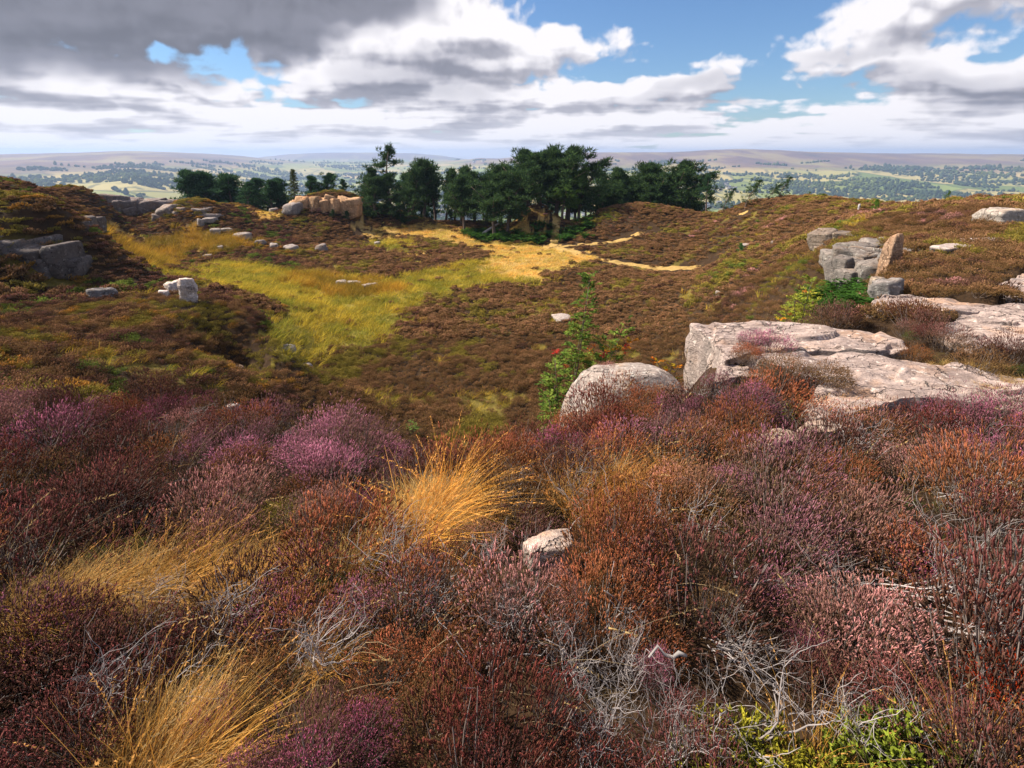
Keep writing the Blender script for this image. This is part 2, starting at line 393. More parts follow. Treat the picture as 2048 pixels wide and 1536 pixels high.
LEDGES = [(np.array([plane_pt(a, b, q[2])[:2] for a, b in q[1]]), q[2]) for q in SLABS]   # level ledges under the rock slabs
def H(x, y):
    x = np.asarray(x, float); y = np.asarray(y, float); sh = x.shape
    xr, yr = x.ravel(), y.ravel()
    h = far_hills(xr, yr, H0(xr, yr) + mounds(xr, yr)) + Hn(xr, yr)
    nr = np.where((np.hypot(xr, yr) < 16) & (xr > 0.8))[0]
    if len(nr):
        hx, hy, hh = xr[nr], yr[nr], h[nr]
        for p, z in LEDGES:
            c = p.mean(0); m = inside(c + (p - c) * 1.06, hx, hy)
            hh = np.where(m, np.minimum(hh, z - 0.14), hh)
        h[nr] = hh
    return h.reshape(sh)
def Hs(x, y): return float(H(np.array([x]), np.array([y]))[0])
_Yg = np.exp(np.linspace(math.log(0.7), math.log(9000), 900))
def hit(px, py, ymin=0.7, ymax=9000, extra=0.0):
    """first point where the ray through a photo pixel meets the ground raised by extra"""
    d = ray(px, py); Y = _Yg[(_Yg >= ymin) & (_Yg <= ymax)]
    p = d[None] * (Y / d[1])[:, None]
    h = H(p[:, 0], p[:, 1]) + extra
    below = np.where(p[:, 2] <= h)[0]
    i = below[0] if len(below) else len(Y) - 1
    if i > 0 and len(below):
        a = (p[i - 1, 2] - h[i - 1]); b = (h[i] - p[i, 2]); t = a / max(a + b, 1e-9)
        q = p[i - 1] + (p[i] - p[i - 1]) * t
    else:
        q = p[i]
    return np.array([q[0], q[1], Hs(q[0], q[1])])
def poly_world(pts, ymin=0.7, extra=0.0):
    return np.array([hit(a, b, ymin, extra=extra)[:2] for a, b in pts])
def inside(poly, x, y):
    """signed-ish: true inside a world polygon"""
    x = np.asarray(x); y = np.asarray(y); c = np.zeros(x.shape, bool); n = len(poly); j = n - 1
    for i in range(n):
        xi, yi = poly[i]; xj, yj = poly[j]
        m = ((yi > y) != (yj > y)) & (x < (xj - xi) * (y - yi) / (yj - yi + 1e-12) + xi)
        c ^= m; j = i
    return c
def seg_dist(pl, x, y):
    d = np.full(np.shape(x), 1e9)
    for (ax, ay), (bx, by) in zip(pl[:-1], pl[1:]):
        vx, vy = bx - ax, by - ay
        t = np.clip(((x - ax) * vx + (y - ay) * vy) / (vx * vx + vy * vy + 1e-9), 0, 1)
        d = np.minimum(d, np.hypot(x - ax - t * vx, y - ay - t * vy))
    return d

# ------------------------------------------------------------------ mesh helpers
class MB:
    """collects vertices, triangles and per-vertex values; build() makes one mesh"""
    def __init__(s): s.v = []; s.f = []; s.c = []; s.n = 0
    def add(s, V, F, c=None):
        V = np.asarray(V, np.float32).reshape(-1, 3); F = np.asarray(F, np.int32).reshape(-1, 3)
        s.v.append(V); s.f.append(F + s.n); s.n += len(V)
        if c is None: c = np.zeros((len(V), 4), np.float32)
        c = np.asarray(c, np.float32)
        if c.ndim == 1: c = np.repeat(c[None], len(V), 0)
        s.c.append(c)
    def mesh(s, name, mat, smooth=False):
        V = np.concatenate(s.v); F = np.concatenate(s.f); Cc = np.concatenate(s.c)
        return tri_mesh(name, V, F, Cc, mat, smooth)
def tri_mesh(name, V, F, Cc, mat, smooth=False):
    V = np.ascontiguousarray(V, np.float32); F = np.ascontiguousarray(F, np.int32)
    me = bpy.data.meshes.new(name)
    k = F.shape[1]
    me.vertices.add(len(V)); me.vertices.foreach_set('co', V.ravel())
    me.loops.add(F.size); me.loops.foreach_set('vertex_index', F.ravel())
    me.polygons.add(len(F)); me.polygons.foreach_set('loop_start', np.arange(0, F.size, k, dtype=np.int32))
    if smooth: me.polygons.foreach_set('use_smooth', np.ones(len(F), bool))
    if Cc is not None:
        a = me.attributes.new('c', 'FLOAT_COLOR', 'POINT'); a.data.foreach_set('color', np.ascontiguousarray(Cc, np.float32).ravel())
    if mat: me.materials.append(mat)
    me.update(calc_edges=True)
    return me
def fattr(me, name, arr):
    a = me.attributes.new(name, 'FLOAT', 'POINT'); a.data.foreach_set('value', np.ascontiguousarray(arr, np.float32))
def add_obj(name, me, parent=None, loc=None, rot=None, scale=None):
    o = bpy.data.objects.new(name, me); COL.objects.link(o)
    if parent is not None: o.parent = parent
    if loc is not None: o.location = [float(q) for q in loc]
    if rot is not None: o.rotation_euler = rot
    if scale is not None: o.scale = scale if hasattr(scale, '__len__') else (scale,) * 3
    return o
def tag(o, label, cat, group=None, kind=None):
    if label: o['label'] = label
    if cat: o['category'] = cat
    if group: o['group'] = group
    if kind: o['kind'] = kind
    return o
def thing(name, label, cat, loc, rot=(0, 0, 0), scale=1.0, group=None):
    o = add_obj(name, None, None, loc, rot, scale)
    o.empty_display_size = 0.1
    return tag(o, label, cat, group)
def tube(path, radii, sides=5, cap=True):
    path = np.asarray(path, float); n = len(path); radii = np.broadcast_to(radii, (n,))
    t = np.gradient(path, axis=0); t /= np.linalg.norm(t, axis=1, keepdims=True) + 1e-9
    ref = np.where(np.abs(t[:, 2:3]) > 0.9, np.array([[1., 0, 0]]), np.array([[0, 0, 1.]]))
    u = np.cross(t, ref); u /= np.linalg.norm(u, axis=1, keepdims=True) + 1e-9
    w = np.cross(t, u)
    a = np.arange(sides) * 2 * math.pi / sides
    V = path[:, None] + radii[:, None, None] * (np.cos(a)[None, :, None] * u[:, None] + np.sin(a)[None, :, None] * w[:, None])
    V = V.reshape(-1, 3); F = []
    for i in range(n - 1):
        for j in range(sides):
            p, q = i * sides + j, i * sides + (j + 1) % sides
            F += [(p, q, p + sides), (q, q + sides, p + sides)]
    if cap:
        V = np.vstack([V, path[-1:]]); e = len(V) - 1
        for j in range(sides): F.append(((n - 1) * sides + j, (n - 1) * sides + (j + 1) % sides, e))
    return V, np.array(F)
def unit(v): return v / (np.linalg.norm(v, axis=-1, keepdims=True) + 1e-9)
def new_mat(name):
    m = bpy.data.materials.new(name); m.use_nodes = True
    T = NT(m.node_tree); T.n.clear()
    out = T.new('ShaderNodeOutputMaterial')
    return m, T, out
def principled(T, out, color, rough=0.9, normal=None, spec=0.2):
    b = T.new('ShaderNodeBsdfPrincipled')
    T.put(b.inputs['Base Color'], color); T.put(b.inputs['Roughness'], rough)
    b.inputs['Specular IOR Level'].default_value = spec
    if normal is not None: T.link(normal, b.inputs['Normal'])
    T.link(b.outputs[0], out.inputs[0])
    return b
def leafy(T, out, color, trans=0.3, rough=0.7):
    """a thin leaf: diffuse with some light passing through"""
    d = T.new('ShaderNodeBsdfDiffuse'); t = T.new('ShaderNodeBsdfTranslucent'); m = T.new('ShaderNodeMixShader')
    T.put(d.inputs[0], color); T.put(t.inputs[0], color); m.inputs[0].default_value = trans
    T.link(d.outputs[0], m.inputs[1]); T.link(t.outputs[0], m.inputs[2]); T.link(m.outputs[0], out.inputs[0])

# ------------------------------------------------------------------ what grows where (world polygons)
GRASS = [poly_world(p, 8) for p in (
    [(300, 538), (420, 524), (560, 537), (680, 547), (760, 560), (850, 545), (950, 524), (990, 514), (1090, 520), (1110, 532), (1095, 548), (1095, 566), (1000, 566), (940, 574), (870, 594), (800, 628), (790, 660), (770, 688), (700, 690), (640, 706), (565, 722), (548, 700), (535, 655), (575, 615), (520, 590), (430, 572), (350, 560)],
    [(740, 480), (800, 478), (840, 490), (780, 500), (740, 494)],)]
GOLD = [poly_world(p, 20) for p in (
    [(725, 458), (800, 452), (905, 448), (950, 478), (1000, 490), (1100, 492), (1150, 504), (1200, 518), (1130, 520), (1080, 522), (985, 513), (960, 498), (900, 484), (860, 478), (800, 474), (745, 472)],
    [(1030, 500), (1200, 515), (1160, 530), (1100, 545), (1090, 560), (1000, 560), (960, 530)],
    [(1000, 464), (1035, 444), (1070, 430), (1095, 432), (1108, 448), (1085, 452), (1060, 462), (1030, 470)], [(700, 432), (722, 436), (760, 452), (740, 462), (715, 450)],
    [(225, 458), (275, 462), (250, 478), (215, 478)], [(500, 428), (545, 424), (550, 438), (510, 440)],
    [(830, 506), (870, 505), (868, 512), (825, 512)], [(910, 503), (925, 503), (925, 508), (908, 508)])]
REED = [poly_world(p, 20) for p in (
    [(215, 482), (300, 476), (490, 476), (498, 490), (440, 504), (350, 512), (262, 518)],
    [(600, 548), (680, 556), (770, 566), (800, 580), (740, 596), (640, 590), (580, 566)])]
def line_world(pts):
    out = []
    for px, py, Y in pts:
        d = ray(px, py); out.append((d[0] / d[1] * Y, Y))
    return np.array(out)
PATHS = [(line_world(p), w) for p, w in (
    ([(1114, 452, 63), (1113, 475, 57), (1100, 492, 50.5), (1150, 506, 47.5), (1190, 516, 45.5)], 0.55), ([(1190, 516, 45.5), (1260, 527, 43.2), (1340, 534, 41.4), (1420, 529, 40.6)], 0.60),
    ([(1100, 494, 50), (1150, 486, 51.2), (1220, 481, 51.6), (1262, 478, 51.4), (1300, 466, 52.6)], 0.55),
    ([(722, 440, 59), (728, 455, 57), (760, 470, 54)], 0.7), ([(1475, 414, 47), (1500, 418, 46)], 0.7), ([(1700, 405, 33), (1735, 410, 31)], 0.4), ([(1950, 408, 24), (2040, 402, 24.5)], 0.3))]
PATHS.append((poly_world([(905, 905), (950, 892)], 3), 0.13))
RUSTY = [poly_world(p, 12) for p in ([(1020, 610), (1100, 596), (1160, 612), (1150, 640), (1100, 646), (1050, 634)],)]
BRACK = [poly_world(p, 20) for p in (
    [(925, 470), (970, 462), (1010, 466), (1040, 468), (1075, 462), (1095, 444), (1112, 462), (1112, 478), (1090, 487), (1010, 486), (950, 481)],
    [(1122, 470), (1150, 450), (1168, 445), (1170, 465), (1150, 482), (1122, 484)])]
def zone_at(x, y, wide=0.0):
    """(grass, gold, reed, path, bracken, rusty) masks with ragged edges"""
    x = np.asarray(x, float); y = np.asarray(y, float)
    r = np.hypot(x, y)
    j = 0.012 * r
    xw = x + j * 3.2 * fbm(x / 1.1, y / 1.1, 3); yw = y + j * 3.2 * fbm(x / 1.1 + 31, y / 1.1 + 5, 3)
    def anyin(L):
        m = np.zeros(x.shape, bool)
        for p in L: m |= inside(p, xw, yw)
        return m
    path = np.zeros(x.shape, bool)
    for pl, w in PATHS: path |= seg_dist(pl, xw, yw) < w + wide
    thin = (fbm(x / 4.2 + 50, y / 2.4 + 50, 3) > 0.50) & (r > 12) & (r < 52)
    return anyin(GRASS), anyin(GOLD), anyin(REED), path, anyin(BRACK), anyin(RUSTY) | thin

# ------------------------------------------------------------------ ground sheet
def ground_material():
    m, T, out = new_mat('moor_ground')
    geo = T.new('ShaderNodeNewGeometry'); pos = geo.outputs['Position']
    zc = T.xyz(T.attr('c'))               # grass, gold, bare
    wob = T.noise(pos, 2.2, 5, 0.6)
    fine = T.noise(pos, 14.0, 4, 0.65)
    heath = T.ramp(T.math('ADD', T.math('MULTIPLY', wob, 0.6), T.math('MULTIPLY', fine, 0.4)), [(0.3, (0.018, 0.012, 0.007)), (0.55, (0.048, 0.027, 0.014)), (0.75, (0.075, 0.058, 0.018))])
    grass = T.ramp(T.math('ADD', T.math('MULTIPLY', wob, 0.6), T.math('MULTIPLY', fine, 0.4)), [(0.3, (0.10, 0.085, 0.018)), (0.5, (0.24, 0.19, 0.035)), (0.72, (0.40, 0.30, 0.07))])
    gold = T.ramp(fine, [(0.3, (0.30, 0.18, 0.05)), (0.7, (0.62, 0.40, 0.14))])
    bare = T.ramp(fine, [(0.3, (0.40, 0.24, 0.10)), (0.7, (0.66, 0.46, 0.24))])
    near = T.mix(zc[0], heath, grass); near = T.mix(zc[1], near, gold); near = T.mix(zc[2], near, bare)
    # far country: fields, hedges, moor tops
    sc = T.vmath('MULTIPLY', pos, (1.0, 0.62, 0.0))
    sc = T.vmath('ADD', sc, T.vmath('SCALE', T.noise(pos, 0.003, 3, 0.5, out=1), scale=170.0))
    cell = T.voronoi(sc, 1 / 165.0, 'F1', 'Color')
    cr = T.xyz(cell)
    edge = T.voronoi(sc, 1 / 165.0, 'DISTANCE_TO_EDGE', 'Distance')
    fieldc = T.ramp(cr[0], [(0.0, (0.12, 0.16, 0.035)), (0.25, (0.21, 0.24, 0.06)), (0.45, (0.36, 0.31, 0.11)), (0.62, (0.46, 0.34, 0.15)), (0.8, (0.20, 0.25, 0.06)), (1.0, (0.42, 0.33, 0.14))])
    fieldc = T.mix(T.smooth(edge, 0.02, 0.05, 0.6, 0.0), fieldc, C4((0.03, 0.045, 0.025)))
    fieldc = T.mix(T.smooth(T.noise(pos, 0.012, 5, 0.65), 0.54, 0.66, 0.0, 0.75), fieldc, C4((0.035, 0.055, 0.028)))
    moor = T.ramp(T.noise(T.vmath('MULTIPLY', pos, (1, 0.5, 0)), 0.0035, 6, 0.62), [(0.32, (0.085, 0.062, 0.06)), (0.5, (0.16, 0.10, 0.085)), (0.62, (0.26, 0.20, 0.10)), (0.75, (0.14, 0.12, 0.05))])
    zz = T.xyz(pos)[2]
    lvl = T.math('ADD', zz, T.math('MULTIPLY', T.math('SUBTRACT', T.noise(pos, 0.0018, 4, 0.6), 0.5), 75.0))
    dist = T.vmath('LENGTH', pos)
    up = T.smooth(lvl, -84.0, -44.0)
    farc = T.mix(up, fieldc, moor)
    col = T.mix(T.smooth(dist, 80.0, 220.0), near, farc)
    bmp = T.new('ShaderNodeBump'); bmp.inputs['Strength'].default_value = 0.5; bmp.inputs['Distance'].default_value = 0.06
    T.link(T.math('ADD', wob, fine), bmp.inputs['Height'])
    principled(T, out, col, 0.95, bmp.outputs[0], 0.1)
    return m
def build_ground():
    az = np.concatenate([np.linspace(-math.pi, -1.16, 40)[:-1], np.linspace(-1.16, -0.92, 30)[:-1], np.linspace(-0.92, 0.92, 620), np.linspace(0.92, 1.16, 30)[1:], np.linspace(1.16, math.pi, 40)[1:]])
    rr = np.concatenate([np.exp(np.linspace(math.log(0.3), math.log(120), 330)), np.exp(np.linspace(math.log(120), math.log(9800), 190))[1:]])
    A, R = np.meshgrid(az, rr)
    X = (np.sin(A) * R).ravel(); Y = (np.cos(A) * R).ravel()
    Zz = H(X, Y)
    na, nr = len(az), len(rr)
    i = np.arange(nr - 1)[:, None] * na + np.arange(na - 1)[None]
    F = np.stack([i, i + 1, i + na + 1, i + na], -1).reshape(-1, 4)
    V = np.stack([X, Y, Zz], 1)
    V = np.vstack([V, [[0, 0, float(Zz[0])]]])
    c = np.zeros((len(V), 4), np.float32)
    m = (np.hypot(X, Y) < 90) & (np.abs(np.arctan2(X, Y)) < 1.0)
    g, go, re, pa, br, ru = zone_at(X[m], Y[m])
    cc = np.zeros((m.sum(), 4)); cc[:, 0] = np.maximum(g, ru * 0.45); cc[:, 1] = np.maximum(go * 0.9, re * 0.7); c[:-1][m] = cc
    me = tri_mesh('ground', V, F, c, ground_material(), True)
    # close the small hole under the camera
    import bmesh
    bm = bmesh.new(); bm.from_mesh(me); bm.verts.ensure_lookup_table()
    ctr = bm.verts[len(V) - 1]
    for k in range(na - 1):
        try: bm.faces.new((ctr, bm.verts[k + 1], bm.verts[k]))
        except ValueError: pass
    bmesh.ops.recalc_face_normals(bm, faces=bm.faces); bm.to_mesh(me); bm.free()
    o = add_obj('ground', me); o['kind'] = 'structure'
    return o
GROUND = build_ground()

# ------------------------------------------------------------------ trodden paths of pale dry grass and sand
def sand_material():
    m, T, out = new_mat('sandy_path'); g = T.new('ShaderNodeNewGeometry'); p = g.outputs['Position']
    f = T.math('ADD', T.math('MULTIPLY', T.noise(p, 3.0, 4, 0.6), 0.5), T.math('MULTIPLY', T.noise(p, 17.0, 3, 0.6), 0.5))
    bmp = T.new('ShaderNodeBump'); bmp.inputs['Distance'].default_value = 0.05; T.link(f, bmp.inputs['Height'])
    principled(T, out, T.ramp(f, [(0.32, (0.24, 0.15, 0.05)), (0.5, (0.40, 0.255, 0.085)), (0.68, (0.52, 0.36, 0.15))]), 0.95, bmp.outputs[0], 0.1)
    return m
M_SAND = sand_material()
def footpaths():
    for k, (pl, w) in enumerate(PATHS):
        sl = np.r_[0, np.cumsum(np.linalg.norm(np.diff(pl, axis=0), axis=1))]; n = max(8, int(sl[-1] / 0.22))
        t = np.linspace(0, sl[-1], n); c = np.stack([np.interp(t, sl, pl[:, 0]), np.interp(t, sl, pl[:, 1])], 1)
        kw = min(31, n // 4 * 2 + 1); ker = np.ones(kw) / kw; cs = np.stack([np.convolve(np.pad(c[:, i], kw // 2, 'edge'), ker, 'valid') for i in (0, 1)], 1)
        tg = np.gradient(cs, axis=0); tg /= np.linalg.norm(tg, axis=1, keepdims=True) + 1e-9; nr = np.stack([-tg[:, 1], tg[:, 0]], 1)
        rows = []
        end = np.clip(np.minimum(t, sl[-1] - t) / 0.8, 0.15, 1)
        for j, s in enumerate(np.linspace(-1, 1, 7)):
            q = cs + nr * (s * w * end * (1.0 + 0.35 * pnoise(t * 0.9 + 5 * k, np.full(n, s * 2.0))))[:, None]
            rows.append(np.column_stack([q, H(q[:, 0], q[:, 1]) + 0.06 - 0.12 * abs(s) ** 3]))
        V = np.stack(rows, 1).reshape(-1, 3)
        i = (np.arange(n - 1)[:, None] * 7 + np.arange(6)[None]).ravel()
        o = add_obj('footpath', tri_mesh('footpath', V, np.stack([i, i + 1, i + 8, i + 7], 1), None, M_SAND, True)); o['kind'] = 'structure'
footpaths()

# ------------------------------------------------------------------ rock
def rock_material():
    m, T, out = new_mat('gritstone')
    tco = T.new('ShaderNodeTexCoord'); ob = tco.outputs['Object']
    geo = T.new('ShaderNodeNewGeometry'); pos = geo.outputs['Position']
    tint = T.attr('tint', 'OBJECT')
    scl = T.attr('grain', 'OBJECT', 'Fac')
    p = T.vmath('SCALE', pos, scale=scl)
    px, py, pz = T.xyz(p)
    n1 = T.noise(p, 1.3, 6, 0.62)
    n2 = T.noise(p, 9.0, 5, 0.68)
    n3 = T.noise(p, 55.0, 3, 0.7)
    bed = T.noise(T.comb(T.math('MULTIPLY', px, 0.6), T.math('MULTIPLY', py, 0.6), T.math('MULTIPLY', pz, 7.0)), 2.0, 5, 0.6)
    streak = T.noise(T.comb(T.math('MULTIPLY', px, 5.0), T.math('MULTIPLY', py, 5.0), T.math('MULTIPLY', pz, 0.5)), 1.4, 5, 0.6)
    base = T.ramp(T.math('ADD', T.math('MULTIPLY', n1, 0.5), T.math('MULTIPLY', n2, 0.5)), [(0.28, (0.16, 0.13, 0.12)), (0.42, (0.33, 0.28, 0.26)), (0.56, (0.46, 0.40, 0.37)), (0.72, (0.56, 0.50, 0.46))])
    lam = T.noise(T.comb(T.math('MULTIPLY', px, 1.2), T.math('MULTIPLY', py, 6.0), T.math('MULTIPLY', pz, 9.0)), 2.6, 6, 0.66, 0.3)
    base = T.mix(T.smooth(lam, 0.40, 0.58, 0.55, 0.0), base, C4((0.17, 0.145, 0.135)))      # bedding laminae
    base = T.mix(T.smooth(T.noise(p, 2.1, 4, 0.6), 0.50, 0.72, 0.0, 0.55), base, C4((0.48, 0.30, 0.17)))      # iron-brown stain
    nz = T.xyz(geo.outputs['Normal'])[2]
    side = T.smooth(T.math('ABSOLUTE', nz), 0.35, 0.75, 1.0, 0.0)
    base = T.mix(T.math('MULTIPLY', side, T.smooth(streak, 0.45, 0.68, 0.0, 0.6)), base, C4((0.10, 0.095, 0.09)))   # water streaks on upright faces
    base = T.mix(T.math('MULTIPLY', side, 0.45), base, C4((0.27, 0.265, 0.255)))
    wl = T.smooth(T.noise(p, 13.0, 3, 0.5), 0.60, 0.68, 0.0, 0.75)
    base = T.mix(wl, base, C4((0.64, 0.62, 0.58)))                     # pale lichen
    bl = T.smooth(T.noise(T.vmath('ADD', p, (7.0, 3.0, 1.0)), 17.0, 3, 0.55), 0.635, 0.68, 0.0, 0.85)
    base = T.mix(bl, base, C4((0.055, 0.055, 0.055)))                  # black lichen
    ck = T.new('ShaderNodeTexVoronoi'); ck.feature = 'DISTANCE_TO_EDGE'
    T.link(T.vmath('ADD', T.vmath('MULTIPLY', p, (0.8, 1.5, 0.9)), T.vmath('SCALE', T.noise(p, 3.0, 4, 0.6, out=1), scale=0.6)), ck.inputs['Vector'])
    ck.inputs['Scale'].default_value = 1.15
    crack = T.smooth(ck.outputs['Distance'], 0.0, 0.016, 1.0, 0.0)
    base = T.mix(T.math('MULTIPLY', crack, 0.55), base, C4((0.05, 0.04, 0.035)))
    col = T.mix(1.0, base, tint, 'MULTIPLY')
    hgt = T.math('ADD', T.math('ADD', T.math('MULTIPLY', n2, 0.7), T.math('MULTIPLY', n3, 0.25)), T.math('SUBTRACT', T.math('MULTIPLY', T.math('ADD', bed, lam), 0.6), T.math('MULTIPLY', crack, 0.6)))
    bmp = T.new('ShaderNodeBump'); bmp.inputs['Strength'].default_value = 1.0; bmp.inputs['Distance'].default_value = 0.05
    T.link(hgt, bmp.inputs['Height'])
    principled(T, out, col, 0.92, bmp.outputs[0], 0.15)
    return m
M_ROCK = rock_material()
import bmesh
def ico(sub):
    bm = bmesh.new(); bmesh.ops.create_icosphere(bm, subdivisions=sub, radius=1.0)
    V = np.array([v.co for v in bm.verts]); F = np.array([[v.index for v in f.verts] for f in bm.faces]); bm.free()
    return V, F
ICO = {k: ico(k) for k in (1, 2, 3, 4, 5)}
def n3d(V, s, seed, oct=3):
    a = V * s + seed * 3.17
    return (fbm(a[:, 0] + a[:, 2] * 0.7, a[:, 1] - a[:, 2] * 0.4, oct) + fbm(a[:, 1] + 11.0, a[:, 2] + a[:, 0] * 0.3, oct) + fbm(a[:, 2] + 5.0 - a[:, 1] * 0.2, a[:, 0] + 23.0, oct)) / 2.0
def rock_shape(dims, seed, sub=3, boxy=0.45, cuts=7, rough=0.10, strata=0.0):
    """a boulder or block: boxy ellipsoid, flattened by joint planes, roughened; dims = full sizes; base near z=0"""
    rg = np.random.default_rng(seed)
    D, F = ICO[sub]
    Nn = [unit(np.array(v, float) + rg.normal(size=3) * 0.10) for v in ((1, 0, 0), (-1, 0, 0), (0, 1, 0), (0, -1, 0), (0, 0, 1), (0, 0, -1))]; Hh = [rg.uniform(0.86, 1.0) for _ in range(6)]
    for k in range(cuts):
        n = unit(rg.normal(size=3) * np.array([1, 1, 0.8])); Nn.append(n); Hh.append(max(0.72, rg.uniform(0.62, 0.92) * np.abs(n).sum()))
    Nn = np.array(Nn); Hh = np.array(Hh)
    dn = D @ Nn.T
    rr = np.where(dn > 1e-4, Hh[None] / np.maximum(dn, 1e-4), 1e9)
    # joint planes meet in slightly worn edges
    kk = 26.0; m = rr.min(1, keepdims=True)
    rsm = (m[:, 0]) - np.log(np.exp(-kk * (np.minimum(rr, 50) - m) / m).sum(1)) / kk * m[:, 0] * 0.6
    V = D * rsm[:, None]
    V *= np.array(dims) / 2.0
    sz = float(np.mean(dims)); mn = float(min(dims))
    N = unit(V / (np.array(dims) ** 2))
    V = V + N * (rough * 0.55 * mn * n3d(V, 2.4 / sz, seed) + rough * 0.38 * mn * n3d(V, 8.0 / sz, seed + 5))[:, None]
    if strata > 0:
        st = pnoise(V[:, 2] * 9.0 / sz + seed, V[:, 0] * 0.6 / sz)
        V[:, :2] += N[:, :2] * (strata * mn * st)[:, None]
    V[:, 2] += dims[2] / 2
    return V, F
def rock_mesh(name, *a, **k):
    V, F = rock_shape(*a, **k)
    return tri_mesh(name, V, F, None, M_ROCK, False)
def rock_props(o, tint=(1, 1, 1), grain=1.0):
    o['tint'] = [float(q) for q in tint]; o['grain'] = float(grain); return o
FOOT = []          # footprints the heather keeps off: (x, y, rx, ry, rot)
def slab(name, label, outline, z, thick, seed, tint=(1, 1, 1), tilt=(0, 0), step=0.05, grain=1.0):
    """a flat bed of rock with the given outline (photo pixels laid on the level z); edges broken, top worn and stepped"""
    P_ = np.array([plane_pt(a, b, z)[:2] for a, b in outline])
    # resample the outline
    L = np.vstack([P_, P_[:1]]); sl = np.r_[0, np.cumsum(np.linalg.norm(np.diff(L, axis=0), axis=1))]
    na = max(90, int(sl[-1] / 0.045)); na = min(na, 260)
    t = np.linspace(0, sl[-1], na, endpoint=False)
    O = np.stack([np.interp(t, sl, L[:, 0]), np.interp(t, sl, L[:, 1])], 1)
    c = P_.mean(0)
    O = O + 0.035 * np.stack([fbm(O[:, 0] * 5 + seed, O[:, 1] * 5, 3), fbm(O[:, 0] * 5, O[:, 1] * 5 + seed, 3)], 1)
    V = [np.array([[c[0], c[1], 0.0]])]; rings = 84
    for i in range(1, rings + 1):
        s = (i / rings) ** 0.8
        q = c + (O - c) * s
        V.append(np.column_stack([q, np.zeros(na)]))
    top = np.vstack(V)
    def topz(x, y):
        a = 0.30 * x + 0.95 * y
        h = 0.05 * fbm(x * 0.8 + seed, y * 0.8, 3) + 0.012 * fbm(x * 6, y * 6 + seed, 3)
        lv = 1.6 * (pnoise(x * 0.42 + seed, y * 0.9) + 0.5 * pnoise(x * 1.3, y * 2.4 + seed)) + a * 0.25
        fl = np.floor(lv); fr = lv - fl
        h = h + step * (fl + sstep(fr, 0.93, 1.0)) - step * lv      # thin beds ending in little broken steps
        return h + tilt[0] * (x - c[0]) + tilt[1] * (y - c[1])
    top[:, 2] = topz(top[:, 0], top[:, 1])
    e = np.minimum(1, np.r_[0, np.repeat((np.arange(1, rings + 1) / rings) ** 0.8, na)])
    top[:, 2] -= 0.025 * sstep(e, 0.985, 1.0)
    sides = []; nd = 14
    edge = top[-na:]
    out_n = unit(edge[:, :2] - c)
    for k in range(1, nd + 1):
        f = k / nd
        prof = 0.012 * math.sin(min(1, f * 8) * math.pi / 2) + 0.03 * f
        rgh = 0.05 * fbm(edge[:, 0] * 3 + 40 * f + seed, edge[:, 1] * 3 - 9 * f, 3) + 0.025 * pnoise(np.full(na, f * 9.0 + seed), t * 0.8)
        q = edge[:, :2] + out_n * (prof + rgh)[:, None]
        sides.append(np.column_stack([q, edge[:, 2] - f * thick]))
    Vv = np.vstack([top] + sides)
    F = []
    j = np.arange(na); jn = (j + 1) % na
    F.append(np.stack([np.zeros(na, int), 1 + j, 1 + jn], 1))
    for i in range(rings + nd - 1):
        a = 1 + i * na
        F.append(np.stack([a + j, a + na + j, a + jn], 1)); F.append(np.stack([a + jn, a + na + j, a + na + jn], 1))
    F = np.vstack(F)
    Vv[:, 0] -= c[0]; Vv[:, 1] -= c[1]
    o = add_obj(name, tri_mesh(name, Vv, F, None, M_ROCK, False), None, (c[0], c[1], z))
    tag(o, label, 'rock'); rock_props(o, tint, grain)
    FOOTPOLY.append(c + (O - c) * 0.985)
    return o
FOOTPOLY = []
for (lab, ol, lz, th, sd, tn, st) in SLABS: slab('rock_slab', lab, ol, lz, th, sd, tn, step=st)

